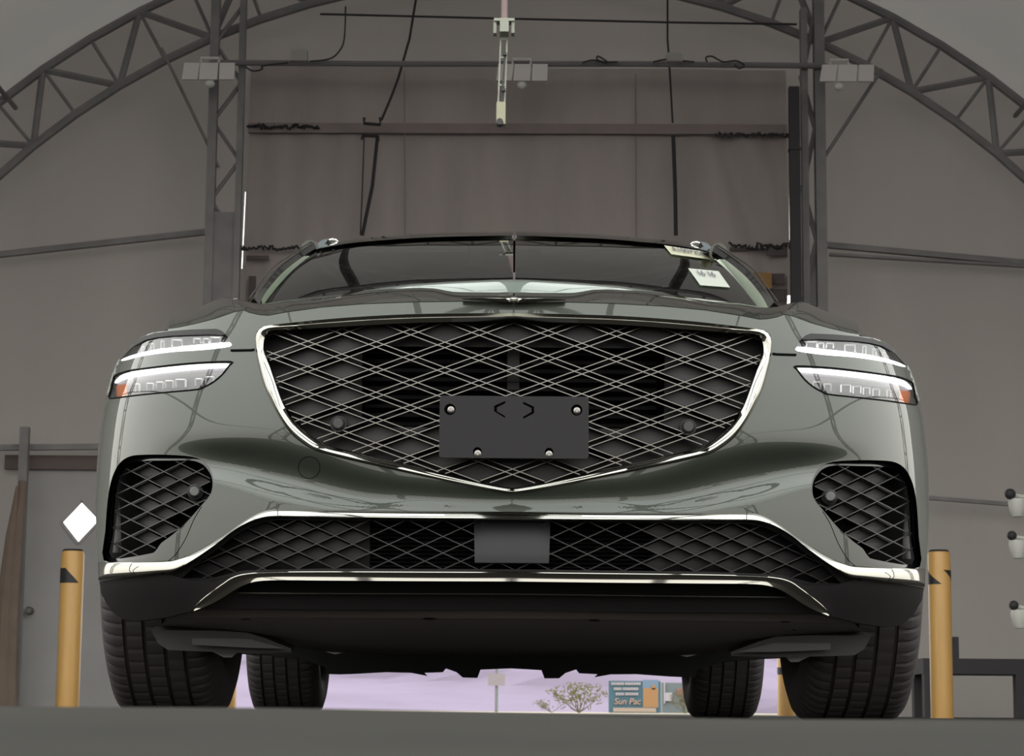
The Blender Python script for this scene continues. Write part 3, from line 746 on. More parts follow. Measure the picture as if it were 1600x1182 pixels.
for (bu, bv), (cu_, cv) in zip(Bk, Ck):
    pb = hit(bu, bv, -.001); x = abs(cu_)
    Yc_ = 4.98 + .12 * min(1, x / 450) ** 2
    col_ = [pb + Vector((0, .004, -.012)), pb]
    for r_ in range(1, rows + 1):
        t = r_ / rows; k_ = math.sin(t * math.pi / 2) ** .9
        col_.append(W(bu + (cu_ - bu) * t, bv + (cv - bv) * k_, pb.y + (Yc_ - pb.y) * t))
    last = col_[-1]
    for t in (.12, .3, .5): col_.append(Vector((last.x * (1 - .0 * t), last.y + t, last.z + (.13 * t if x < 240 else .09 * t) )) - Vector((0, 0, .02 * t)))
    half.append(col_)
nr = len(half[0]); V = []; Fc = []
full = half + [[Vector((-p.x, p.y, p.z)) for p in c] for c in reversed(half[1:])]
full = [[Vector((-p.x, p.y, p.z)) for p in c] for c in reversed(half[1:])] + half
# order from right to left so that x decreases
for c in full: V += c
for i in range(len(full) - 1):
    for j in range(nr - 1): a = i * nr + j; Fc.append((a, a + 1, a + nr + 1, a + nr))
hood = mesh_obj('hood', V, Fc, paint, car, True)
bm = bmesh.new(); bm.from_mesh(hood.data); bmesh.ops.recalc_face_normals(bm, faces=bm.faces)
if sum(f.normal.z for f in bm.faces) < 0: bmesh.ops.reverse_faces(bm, faces=bm.faces)
bm.to_mesh(hood.data); bm.free()
hood.data.polygons.foreach_set('use_smooth', [True] * len(hood.data.polygons)); hood.data.set_sharp_from_angle(angle=R(30))
def side_top(y): return lerp_table([(4.70, .79), (4.9, .80), (5.1, .88), (5.5, .93), (5.9, .965), (6.4, .985)], y)
for s in (1, -1):
    A = [Vector((s * p.x, p.y, p.z)) for p in half[-1][1:] if p.y > 4.78]
    silu = sorted((v, -u) for u, v in U(sil))
    def fx_(y):
        z = side_top(y) - .004; el = math.atan2(z - CAMZ, y); v_ = -F_PX * math.tan(el - PITCH)
        us = silu[0][1] if v_ < silu[0][0] else lerp_table(silu, v_)
        return Vector((s * -min(lerp_table(TW, max(.5, z)) - .012, us * y / F_PX * .975), y, z))
    Bx = [fx_(p.y) for p in A]
    M1 = [a.lerp(c, .5) + Vector((0, 0, -.004)) for a, c in zip(A, Bx)]
    loft_v = [A, M1, Bx]; n = len(A)
    o = mesh_obj('fender_top', [p for c in loft_v for p in c], [(j * n + i, j * n + i + 1, (j + 1) * n + i + 1, (j + 1) * n + i) for j in range(2) for i in range(n - 1)], paint, car, True)
    E = [hit(s * u, v, .004) for u, v in U([(264, 515), (248, 519.5), (222, 527), (208, 538)])]
    G = [A[0], A[0].lerp(M1[0], .9), M1[0].lerp(Bx[0], .5), Bx[0]]
    mesh_obj('fender_corner', E + [e_.lerp(g_, .5) - Vector((0, 0, .006)) for e_, g_ in zip(E, G)] + G, [(j * 4 + i, j * 4 + i + 1, (j + 1) * 4 + i + 1, (j + 1) * 4 + i) for j in range(2) for i in range(3)], paint, car, True)
# winged emblem on the nose
def emblem():
    b = MB()
    for s in (1, -1):
        A = []
        top = [(3, 464.5), (14, 466), (24, 465.3), (50, 465.2), (82, 465.8)]; bot = [(3, 471.5), (14, 470.8), (24, 469.8), (50, 468.2), (82, 466.6)]
        R0 = [hit(s * (x - 1), y - CY + 1, -.012) for x, y in top] + [hit(s * (x - 1), y - CY + 1, -.016) for x, y in reversed(bot)]
        R1 = [q + Vector((0, .012, 0)) for q in R0]
        b.prism(R0, R1)
    c = hit(0, 467.5 - CY + 1, -.012); b.sphere(c, .011, 8, (1, .7, .35))
    return b.build('winged_emblem', chrome, hood)
emblem()
# added strip in the hood dip, standing for a bright reflection in the windscreen
ct = U([(802, 437.5), (770, 438), (700, 441), (640, 445), (600, 450), (560, 456)])
V = []; n = 0
tp = [(-u, v) for u, v in reversed(dense(ct, 12, False))]; tp = [(-u, v) for u, v in tp][:]; tp = dense(ct, 12, False)
tp = [p for p in tp] ; ring = [(-u, v) for u, v in tp][::-1] ; line = tp[::-1] + [(-u, v) for u, v in tp[1:]]
for j, (dv, Y) in enumerate(((26, 5.44), (18, 5.445), (10, 5.452), (4, 5.462), (0, 5.48), (-.5, 5.50))):
    for u, v in line: V.append(W(u, v + dv, Y + .15 * (u / 250) ** 2))
n = len(line); Fc = [(j * n + i, j * n + i + 1, (j + 1) * n + i + 1, (j + 1) * n + i) for j in range(5) for i in range(n - 1)]
refl_strip = mesh_obj('reflection_strip', V, Fc, mat('pale_reflection_gloss', (.10, .12, .105), rough=.35, metal=.5, coat=1, coat_rough=.02, coat_ior=1.8), car, True)

# ---- headlamps
def lamp(s):
    P = lambda pts: [(s * -abs(u), v) for u, v in U(pts)]
    root_pts = P(lamp_up)
    e_ = None
    base = dense(catmull(U(lamp_up), 3, True), 5); base = base if s > 0 else rev(base)
    low = dense(catmull(U(lamp_lo), 3, True), 5); low = low if s > 0 else rev(low)
    hl = surf_patch('headlamp', base, [], lamp_in, car, 8, off=.022, rim=.0)
    h2 = surf_patch('headlamp', low, [], lamp_in, car, 8, off=.022, rim=.0)
    surf_patch('lens_cover', base, [], clear_glass, hl, 8, off=.001, rim=.0)
    surf_patch('lens_cover', low, [], clear_glass, h2, 8, off=.001, rim=.0)
    du = [(359, 535), (330, 537), (292, 540.5), (246, 546), (218, 552), (197, 558.5), (187, 564), (190, 564.5), (199, 562.5), (222, 556.5), (269, 550), (315, 546.8), (359, 542)]
    dl = [(357, 568.6), (315, 569.3), (269, 573.2), (222, 578.5), (199, 583), (187, 588), (179, 597), (182, 598), (199, 590.5), (246, 583), (292, 578), (330, 575), (352, 573.5)]
    for pts, par in ((du, hl), (dl, h2)):
        q = dense(catmull(U(pts), 2, True), 5); q = q if s > 0 else rev(q)
        surf_patch('light_strip', q, [], drl, par, 6, off=.004, rim=.012, rim_outer=True)
    def frames(L, par):
        for (x0, y0, x1, y1) in L:
            b = MB(); segs = [((x0, y0), (x1, y0)), ((x0, y0), (x0, y1)), ((x1, y0), (x1, y1))]
            for a, c in segs:
                A = [hit(s * u, v, .012) for u, v in dense(U([a, c]), 6, False)]
                if len(A) < 2: A = [hit(s * u, v, .012) for u, v in U([a, c])]
                b.tube(A, .0022, 5)
            b.build('projector_frame', lamp_hi, par)
            q = dense(U([(x0 + 2, y0 + 2), (x1 - 2, y0 + 2), (x1 - 2, y1), (x0 + 2, y1)]), 4); q = q if s > 0 else rev(q)
            surf_patch('projector', q, [], mat_dark_lens, par, 8, off=.015, rim=.0)
    frames([(329, 527, 345, 535), (303, 529, 314, 536), (318, 529, 327, 536), (269, 531, 285, 541), (252, 533, 257, 545), (236, 537, 241, 549), (222, 542, 226, 552)], hl)
    frames([(322, 590, 334, 601), (306, 593, 316, 604), (275, 594, 290, 606), (259, 596, 271, 607.5), (245, 598, 255, 609), (230, 600, 240, 611), (212, 601, 218, 613)], h2)
    q = dense(U([(181, 604), (186, 601), (198, 600), (199, 618), (183, 621)]), 4); q = q if s > 0 else rev(q)
    surf_patch('amber_reflector', q, [], amber, h2, 6, off=.008, rim=.01, rim_outer=True)
    q = dense(catmull(U(lamp_lo), 3, True), 5); q = [(s * u, v) for u, v in q]
    MB().tube([hit(u, v, -.0005) for u, v in q], .0016, 6, True).build('lamp_seal', void, h2, 'auto')
mat_dark_lens = mat('projector_lens', (.14, .14, .16), rough=.15, metal=.5)
lamp(1); lamp(-1)

# ---- grille
n1_, n2_ = 50, 90
To, So = resample(catmull(U(g_out_top), 3), n1_), resample(catmull(U(g_out_side), 4), n2_)
Ti, Si = resample(catmull(U(g_in_top), 3), n1_), resample(catmull(U(g_in_side), 4), n2_)
O_ = To + So[1:]; I_ = Ti + Si[1:]
prof = [(-.03, .030), (.0, -.002), (.10, -.009), (.26, -.0145), (.36, -.0150), (.6, -.0115), (1.0, -.003), (1.0, .05)]
proft = [(-.03, .030), (.0, -.014), (.02, -.0185), (.42, -.0110), (.44, -.0110), (.48, -.0114), (1.0, -.003), (1.0, .05)]
half = []
for (ou, ov), (iu, iv) in zip(O_, I_):
    q_ = len(half) / (n1_ - 1); wq = 1 - smooth01((q_ - .78) / .28); sc_ = min(1, max(.4, math.hypot(ou - iu, ov - iv) / 17)) if q_ > 1 else 1
    half.append([hit(ou + (iu - ou) * (t * (1 - wq) + t2 * wq), ov + (iv - ov) * (t * (1 - wq) + t2 * wq), (o_ if abs(o_) > .02 else -.004 + (o_ + .004) * sc_) * (1 - wq) + o2 * wq, False) for (t, o_), (t2, o2) in zip(prof, proft)])
full = half + [[Vector((-p.x, p.y, p.z)) for p in c] for c in reversed(half[1:-1])]
nr = len(prof); V = [p for c in full for p in c]; m_ = len(full)
Fc = [(i * nr + j, i * nr + j + 1, ((i + 1) % m_) * nr + j + 1, ((i + 1) % m_) * nr + j) for i in range(m_) for j in range(nr - 1)]
gs = mesh_obj('grille', V, Fc, chrome, car, True)
bm = bmesh.new(); bm.from_mesh(gs.data); bmesh.ops.recalc_face_normals(bm, faces=bm.faces); bm.to_mesh(gs.data); bm.free()
gs.data.polygons.foreach_set('use_smooth', [True] * len(gs.data.polygons)); gs.data.set_sharp_from_angle(angle=R(50))
Iin = I_ + [(-u, v) for u, v in reversed(I_[1:-1])]
def clip_runs(a, b, P, n=160):
    runs = []; cur = []
    for i in range(n + 1):
        t = i / n; p = (a[0] + (b[0] - a[0]) * t, a[1] + (b[1] - a[1]) * t)
        if inpoly(p[0], p[1], P): cur.append(p)
        else:
            if len(cur) > 1: runs.append(cur)
            cur = []
    if len(cur) > 1: runs.append(cur)
    return runs
def lattice_bar(b, run, hw, o_front, o_side, o_back, crease=False):
    run = [run[i] for i in range(0, len(run), 3)] + ([run[-1]] if (len(run) - 1) % 3 else [])
    if len(run) < 2: return
    dx, dy = run[-1][0] - run[0][0], run[-1][1] - run[0][1]; L = math.hypot(dx, dy); nx_, ny_ = -dy / L, dx / L
    if ny_ > 0: nx_, ny_ = -nx_, -ny_
    V = []; 
    for u, v in run:
        V += [hit(u + nx_ * hw * .35, v + ny_ * hw * .35, o_front, crease), hit(u - nx_ * hw * .5, v - ny_ * hw * .5, o_front, crease),
              hit(u - nx_ * hw, v - ny_ * hw, o_side, crease), hit(u - nx_ * hw, v - ny_ * hw, o_back, crease),
              hit(u + nx_ * hw, v + ny_ * hw, o_back, crease), hit(u + nx_ * hw, v + ny_ * hw, o_side, crease)]
    n = len(run); Fc = []
    for i in range(n - 1):
        for k_ in range(6): Fc.append((i * 6 + k_, i * 6 + (k_ + 1) % 6, (i + 1) * 6 + (k_ + 1) % 6, (i + 1) * 6 + k_))
    Fc += [(5, 4, 3, 2, 1, 0), tuple((n - 1) * 6 + k_ for k_ in range(6))]
    b.add(V, Fc)
def lattice(name, P, du, dv, u0, v0, hw, offs, sep, m, parent, keep=lambda u, v: True):
    b = MB(); sl = dv / du
    us = [p[0] for p in P]; vs = [p[1] for p in P]; c = ((min(us) + max(us)) / 2, (min(vs) + max(vs)) / 2); W_ = max(us) - min(us) + 40; H_ = max(vs) - min(vs)
    K = int((W_ * sl + H_) / (2 * dv)) + 3
    # lines v = v0 + sl*(u-u0) + 2k dv  and v = v0 - sl*(u-u0) + 2k dv
    kc_ = int((c[1] - v0) / (2 * dv))
    for sg in (1, -1):
        off0 = sg * sl * (c[0] - u0)
        kk = int((c[1] - v0 - off0) / (2 * dv))
        for k_ in range(kk - K, kk + K + 1):
            for d in ((-sep, sep) if sep else (0,)):
                f = lambda u: v0 + sg * sl * (u - u0) + 2 * k_ * dv + d
                a = (c[0] - W_ / 2, f(c[0] - W_ / 2)); e2 = (c[0] + W_ / 2, f(c[0] + W_ / 2))
                for run in clip_runs(a, e2, P, max(60, int(W_ / 5))): lattice_bar(b, run, hw, *offs)
    return b.build(name, m, parent)
# nodes at the centre line: v(540), spacing 53.7 x 19.9
u_, v_ = un(802, 540)
lattice('grille_mesh', Iin, 53.6, 19.75, 0, v_, 1.4, (.012, .0165, .026), 4.3, satin, gs)
# backing behind the mesh: side panels and centre louvres
def scaled(P, k_, cu=0, cv=None):
    cv = sum(v for _, v in P) / len(P) if cv is None else cv
    return [(cu + (u - cu) * k_, cv + (v - cv) * k_) for u, v in P]
back = scaled(Iin, 1.01)
cen = U([(566, 545), (1040, 552), (1040, 668), (566, 668)])
cen = [(-236, -48), (236, -48), (236, 78), (-236, 78)]
surf_patch('backing_panel', dense(back, 8), [dense(cen, 8)], plastic, gs, 14, off=.046, rim=.03, crease=False)
def diamond_inserts(P, du, dv, u0, v0, k_, off, name, m, parent, cond=lambda u, v: True):
    V = []; Fc = []
    us = [p[0] for p in P]; vs = [p[1] for p in P]
    for i in range(-40, 41):
        for j in range(-40, 41):
            if (i + j) % 2 == 0: continue
            u, v = u0 + i * du, v0 + j * dv
            if not (min(us) - du < u < max(us) + du and min(vs) - dv < v < max(vs) + dv): continue
            D = [(u - du * k_, v), (u, v - dv * k_), (u + du * k_, v), (u, v + dv * k_)]
            if not all(inpoly(a, b2, P) for a, b2 in D) or not cond(u, v): continue
            b0 = len(V); V += [hit(a, b2 + 1.5, off, False) for a, b2 in D] + [hit(u + (a - u) * 1.12, v + (b2 - v) * 1.12, off + .02, False) for a, b2 in D]
            Fc += [(b0, b0 + 1, b0 + 2, b0 + 3)] + [(b0 + q, b0 + (q + 1) % 4, b0 + 4 + (q + 1) % 4, b0 + 4 + q) for q in range(4)]
    o = mesh_obj(name, V, Fc, m, parent)
    bm = bmesh.new(); bm.from_mesh(o.data); bmesh.ops.recalc_face_normals(bm, faces=bm.faces); bm.to_mesh(o.data); bm.free()
    return o
ins_m = mat('insert_plastic', (.021, .019, .021), rough=.55, spec=.35)
diamond_inserts(scaled(Iin, 1.03), 53.6, 19.75, 0, v_, .74, .030, 'diamond_insert', ins_m, gs, lambda u, v: abs(u) > 215 or v > 85 or v < -70)
b = MB()
for i in range(9):
    v = -42 + i * 14
    A = [hit(u, v, .075, False) for u in range(-236, 237, 20)]; B2 = [hit(u, v + 6, .060, False) for u in range(-236, 237, 20)]
    n = len(A); b.add(A + B2, [(i2, i2 + 1, n + i2 + 1, n + i2) for i2 in range(n - 1)])
b.build('shutter_louvre', plastic, gs)
prb = MB(); 
p = hit(0, -20, .055, False); prb.box(-.012, .012, p.y, p.y + .02, p.z - .12, p.z + .05); prb.build('centre_strut', plastic, gs)
surf_patch('grille_back', dense(scaled(cen, 1.05), 12), [], void, gs, 30, off=.10, rim=0, crease=False)
for px, py in ((529, 663), (1075, 668)):
    u, v = un(px, py); p = hit(u, v, .012, False)
    MB().lathe([(0, -.014), (.009, -.014), (.0115, -.010), (.0115, .02), (0, .02)], 'Y', 24, p).build('parking_sensor', mesh_pl, gs, 'auto')
    MB().lathe([(.0125, -.002), (.0165, -.002), (.0165, .02), (.0125, .02), (.0125, -.002)], 'Y', 24, p).build('sensor_ring', plastic, gs, 'auto')

# ---- plate bracket
pc = hit(0, (618 + 716) / 2 - CY + .9, 0, False)
Yp_ = YF - .016
a = at(686, 717, Yp_); c = at(920, 619.5, Yp_)
def rrect(x0, x1, z0, z1, r, n=5):
    P = []
    for (cx_, cz_, a0) in ((x1 - r, z1 - r, 0), (x0 + r, z1 - r, 90), (x0 + r, z0 + r, 180), (x1 - r, z0 + r, 270)):
        for i in range(n + 1): t = R(a0 + 90 * i / n); P.append((cx_ + r * math.cos(t), cz_ + r * math.sin(t)))
    return P
hw_, z0_, z1_ = (c.x - a.x) / 2, a.z + .002, c.z - .001
cxp = (a.x + c.x) / 2
holes = []
for px, py, r_ in ((703, 640, 9), (901, 641, 9), (746, 706, 7), (858, 707, 7)):
    q_ = at(px, py, Yp_); rr = r_ * Yp_ / F_PX; holes.append([(q_.x + rr * math.cos(t * math.pi / 10), q_.z + rr * math.sin(t * math.pi / 10)) for t in range(20)])
def chev(pts, wd=2.4):
    P = [at(*p, Yp_) for p in pts]; return [(p.x, p.z) for p in P]
holes.append(chev([(789.5, 627), (772, 634.5), (772, 643), (789, 653.5), (789, 650.5), (776.5, 643), (776.5, 637), (789.5, 630.5)]))
holes.append(chev([(817.5, 628), (834.5, 636), (834.5, 646), (817.5, 655), (817.5, 651.5), (830.5, 644), (830.5, 638), (817.5, 631.5)]))
outer = rrect(cxp - hw_, cxp + hw_, z0_, z1_, .006)
v2, f2 = cdt(outer, holes, .03)
V = [(x, Yp_, z) for x, z in v2]; Fc = [f for f in f2]; nv = len(V)
for ring in [outer] + holes:
    b0 = len(V); n = len(ring)
    V += [(x, Yp_, z) for x, z in ring] + [(x, Yp_ + .012, z) for x, z in ring]
    Fc += [(b0 + i, b0 + (i + 1) % n, b0 + n + (i + 1) % n, b0 + n + i) for i in range(n)]
pb_ = mesh_obj('license_plate_bracket', V, Fc, plate_pl, car)
MB().box(cxp - hw_ + .01, cxp + hw_ - .01, Yp_ + .010, Yp_ + .013, z0_ + .01, z1_ - .01).build('bracket_back', void, pb_)
for px, py in ((704.5, 640.5), (901.5, 642), (746.5, 709), (858, 710)):
    q_ = at(px, py, Yp_ - .002); MB().lathe([(0, -.001), (.0035, -.001), (.0045, .0), (.0066, .001), (.0066, .010), (0, .010)], 'Y', 20, q_).build('bolt', bare, pb_, 'auto')

# ---- side vents
for s in (1, -1):
    vp = scaled(vL, 1.0); vp = vp if s > 0 else rev(vp)
    inner = U([(172, 872), (174, 834), (177, 790), (181, 757), (190, 735), (203, 724), (225, 720.5), (262, 720), (298, 720), (313, 724), (322, 731), (330, 744), (332, 759), (328, 774), (313, 792), (290, 818), (267, 838), (252, 849), (244, 860), (232, 866)])
    inner = dense(catmull(inner, 3, True), 5); inner = inner if s > 0 else rev(inner)
    vb = surf_patch('side_vent', vp, [inner], blackgloss, car, 8, off=.030, rim=.02, crease=False)
    surf_patch('vent_back', dense(scaled(vp, 1.02, sum(u for u, _ in vp) / len(vp)), 8), [], void, vb, 14, off=.09, rim=0, crease=False)
    u_, v_2 = un(205, 736.7)
    lattice('vent_mesh', inner, 25.6, 12.65, s * u_, v_2, 1.15, (.036, .040, .052), 0, mesh_pl, vb)
    uc = sum(u for u, _ in vp) / len(vp)
    diamond_inserts(scaled(inner, 1.02, uc), 25.6, 12.65, s * u_, v_2, .80, .056, 'vent_insert', ins_m, vb, lambda u, v: abs(u) < 590)
    u, v = un(305, 769); p = hit(s * u, v, .034, False)
    MB().lathe([(0, -.010), (.008, -.010), (.0105, -.006), (.0105, .02), (0, .02)], 'Y', 24, p).build('parking_sensor', radar_m, vb, 'auto')
    MB().lathe([(.0115, -.002), (.016, .0), (.016, .02), (.0115, .02)], 'Y', 24, p).build('sensor_ring', plastic, vb, 'auto')
    # vertical air guide fin
    b = MB(); P = [hit(s * u, v, .065, False) for u, v in dense(U([(186, 782), (183, 800), (176, 864)]), 8, False)]; Q = [hit(s * u, v, .065, False) for u, v in dense(U([(186, 782), (188, 800), (190, 864)]), 8, False)]
    n = min(len(P), len(Q)); P = P[:n]; Q = Q[:n]; b.add(P + Q, [(i, i + 1, n + i + 1, n + i) for i in range(n - 1)]); b.build('air_guide', mesh_pl, vb)

# ---- chrome strip across the bumper
def strip_between(name, A, B2, prof_, m, parent, n=120, crease=False, keys=None):
    A = resample(catmull(U(A), 4), n); B2 = resample(catmull(U(B2), 4), n)
    half = [[hit(min(0, a[0] + (c_[0] - a[0]) * t), a[1] + (c_[1] - a[1]) * t, o_, crease) for t, o_ in prof_] for a, c_ in zip(A, B2)]
    full = half + [[Vector((-p.x, p.y, p.z)) for p in c] for c in reversed(half[:-1])]
    nr = len(prof_); V = [p for c in full for p in c]
    Fc = [(i * nr + j, i * nr + j + 1, (i + 1) * nr + j + 1, (i + 1) * nr + j) for i in range(len(full) - 1) for j in range(nr - 1)]
    Fc += [tuple(range(nr)), tuple((len(full) - 1) * nr + j for j in range(nr))]
    o = mesh_obj(name, V, Fc, m, parent, True)
    bm = bmesh.new(); bm.from_mesh(o.data); bmesh.ops.recalc_face_normals(bm, faces=bm.faces); bm.to_mesh(o.data); bm.free()
    o.data.polygons.foreach_set('use_smooth', [True] * len(o.data.polygons)); o.data.set_sharp_from_angle(angle=R(40)); return o
ctrim = strip_between('chrome_bumper_trim', trim_top, trim_bot, [(0, .03), (0, -.003), (.06, -.006), (.55, -.0125), (.80, -.0150), (.88, -.0146), (1.0, -.008), (1.0, .04)], chrome, car)
tube_on('trim_joint', U([(206, 881), (203, 886), (202, 892), (207, 898), (209, 903)]), .0008, void, -.019, ctrim, crease=False)
tube_on('trim_joint', U([(434, 797), (434, 809)]), .0008, void, -.019, ctrim, crease=False)
# lower grille
lg = usym([(802, 812), (650, 811), (500, 809), (433, 808), (407, 811), (384, 819), (361, 833), (338, 851), (306, 875), (283, 890), (268, 900), (262, 908.5), (331, 908.5), (352, 905), (380, 897), (500, 894), (650, 894.5), (802, 895)], 6)
lgo = surf_patch('lower_grille', lg, [usym([(802, 815), (433, 813), (409, 817), (386, 826), (363, 840), (340, 858), (308, 881), (284, 904), (330, 904), (350, 899), (380, 892), (500, 889), (650, 889.5), (802, 890)], 6)], plastic, car, 10, off=.020, rim=.02, crease=False)
u_, v_3 = un(610, 852)
lattice('lower_mesh', lg, 28.2, 12.9, -192.3, 261.5, 1.1, (.022, .027, .040), 0, mesh_pl, lgo)
for sd in (1, -1): diamond_inserts(scaled(lg, 1.0), 28.2, 12.9, -192.3, 261.5, .80, .045, 'lower_insert', ins_m, lgo, lambda u, v: u * sd > 222)
b = MB()
for i in range(13):
    v = 224 + i * 6.4
    A = [hit(u, v, .060, False) for u in range(-222, 223, 12)]; B2 = [hit(u, v + 2.2, .055, False) for u in range(-222, 223, 12)]; C2 = [hit(u, v + 2.6, .075, False) for u in range(-222, 223, 12)]
    n = len(A); b.add(A + B2 + C2, [(q, q + 1, n + q + 1, n + q) for q in range(n - 1)] + [(n + q, n + q + 1, 2 * n + q + 1, 2 * n + q) for q in range(n - 1)])
b.build('shutter_louvre', plastic, lgo)
surf_patch('grille_back', dense([(-260, 215), (260, 215), (260, 306), (-260, 306)], 20), [], void, lgo, 40, off=.095, rim=0, crease=False)
surf_patch('backing_panel', usym([(578, 808), (433, 806), (384, 817), (306, 874), (262, 910), (352, 906), (578, 897)], 10)[:0] or dense(U([(578, 806), (433, 804), (384, 815), (338, 850), (306, 873), (258, 911), (352, 908), (578, 898)]), 8), [], plastic, lgo, 16, off=.062, rim=0, crease=False)
surf_patch('backing_panel', rev(dense(U([(578, 806), (433, 804), (384, 815), (338, 850), (306, 873), (258, 911), (352, 908), (578, 898)]), 8)), [], plastic, lgo, 16, off=.062, rim=0, crease=False)
# smooth radar panel
V = []; rp_ = []
Wt, Wb = 60, 58
n = 16; m2 = 10
for j in range(m2 + 1):
    for i in range(n + 1):
        t = j / m2; x = -1 + 2 * i / n; u = x * (Wt - (Wt - Wb) * t); v = 216 + (289 - 216) * t
        p = hit(u, v, .004 + .022 * (1 - t) ** 1.5 + .006 * abs(x) ** 6 , False); V.append(p)
Fc = [(j * (n + 1) + i, j * (n + 1) + i + 1, (j + 1) * (n + 1) + i + 1, (j + 1) * (n + 1) + i) for j in range(m2) for i in range(n)]
b0 = len(V); 
ring = [i for i in range(n + 1)] + [(j + 1) * (n + 1) + n for j in range(m2)] + [m2 * (n + 1) + i for i in range(n - 1, -1, -1)] + [j * (n + 1) for j in range(m2 - 1, 0, -1)]
V += [V[i] + Vector((0, .03, 0)) for i in ring]; k2 = len(ring)
Fc += [(ring[i], ring[(i + 1) % k2], b0 + (i + 1) % k2, b0 + i) for i in range(k2)]
o = mesh_obj('radar_cover', V, Fc, mat('radar_plastic', (.011, .0105, .013), rough=.5, spec=.4), lgo, True)
o.data.set_sharp_from_angle(angle=R(40))

# ---- lower valance and chrome lip
val = surf_patch('lower_valance', usym([(802, 896), (500, 895), (380, 898), (352, 905), (335, 908.5), (300, 908), (266, 899), (245, 898.5), (200, 902.5), (155, 909), (158, 927), (166.6, 944), (176, 957), (191, 968), (215, 971), (240, 968), (262, 964.5), (293, 957), (320, 952), (400, 952), (600, 954), (802, 954)], 7),
    [], plastic2 if 'plastic2' in globals() else mat('valance_plastic', (.018, .0165, .018), rough=.4, spec=.4), car, 9, off=.010, rim=.03, crease=False, rim_outer=True)
lip_t = [(294, 957), (315, 936), (337, 918.5), (349, 910), (361, 902), (380, 896.5), (420, 893.5), (500, 892.5), (650, 893), (802, 893.5)]
lip_b = [(297, 957.5), (325, 947), (345, 937), (362, 926), (378, 917), (398, 910), (430, 907.5), (500, 908), (650, 909), (802, 909.5)]
strip_between('chrome_lip', lip_t, lip_b, [(0, .03), (0, -.010), (.06, -.022), (.12, -.0235), (.55, -.0215), (.62, -.022), (.97, -.0268), (1, -.022), (1.0, .02)], chrome, val)
strip_between('slot_trim', [(371, 923), (373, 925.5), (380, 926), (500, 927), (802, 928)], [(371, 925), (374, 929), (381, 929.5), (500, 930.2), (802, 931.2)], [(0, .012), (0, -.012), (.5, -.015), (1, -.012), (1, .012)], satin, val, 60)
surf_patch('slot', usym([(802, 909), (430, 907), (398, 909), (376, 918), (370, 923.5), (373, 926), (802, 928.5)], 8), [], void, val, 14, off=.0085, rim=0, crease=False)
# skid lip and undertray
def loft(name, curves, m, parent, smooth=True, sharp=35):
    n = len(curves[0]); V = [p for c in curves for p in c]
    Fc = [(j * n + i, j * n + i + 1, (j + 1) * n + i + 1, (j + 1) * n + i) for j in range(len(curves) - 1) for i in range(n - 1)]
    o = mesh_obj(name, V, Fc, m, parent, True)
    o.data.set_sharp_from_angle(angle=R(sharp)); return o
def symcurve(pts, Y, n=40, bow=.0):
    P = resample(catmull(U(pts), 4), n); h = [W(min(u, 0), v, Y + bow * (u / 500) ** 2) for u, v in P]
    return [q for q in reversed([Vector((-p.x, p.y, p.z)) for p in h])][:-1] + list(reversed(h)) if False else h + [Vector((-p.x, p.y, p.z)) for p in reversed(h[:-1])]
c0 = symcurve([(285, 955), (400, 952), (600, 953), (802, 953)], 4.37, bow=.18)
c1 = symcurve([(275, 958), (400, 955), (600, 956), (802, 957)], 4.40, bow=.18)
c2 = symcurve([(262, 966), (400, 964), (600, 965), (802, 966)], 4.415, bow=.18)
c3 = symcurve([(262, 968), (400, 967), (600, 968.5), (802, 969.5)], 4.44, bow=.18)
loft('skid_lip', [c0, c1, c2, c3], mat('skid_grey', (.17, .148, .14), rough=.45), car)
u0c = c3
u1c = symcurve([(250, 978), (400, 990), (480, 1000), (600, 1010), (802, 1014)], 4.72, bow=.05)
u2c = symcurve([(300, 985), (405, 996), (455, 1012), (560, 1022), (650, 1026), (802, 1028)], 4.98, bow=.0)
u3c = symcurve([(300, 975), (405, 990), (455, 1006), (560, 1018), (650, 1020), (802, 1022)], 5.02, bow=.0)
ut = loft('undertray', [u0c, u1c, u2c, u3c], under_m, car)
for px, py, wd, hh in ((383, 968, 18, 3), (358, 983, 9, 3), (671, 967.5, 22, 3), (929, 970, 18, 3), (1228, 972, 18, 3), (1242, 984, 9, 3)):
    Yq = 4.50 if py < 975 else 4.62; Yq = 4.43; p = at(px, py, Yq); q_ = Yq / F_PX
    MB().sphere(p, 1, 8, (wd / 2 * q_, .006, hh / 2 * q_)).build('drain_slot', void, ut, True)
Yq = 4.70; p = at(800, 992, Yq); MB().box(p.x - .037, p.x + .037, Yq - .016, Yq, p.z - .012, p.z + .014).build('tow_pocket', void, ut)
mat_defl = mat('deflector_plastic', (.020, .018, .019), rough=.5)
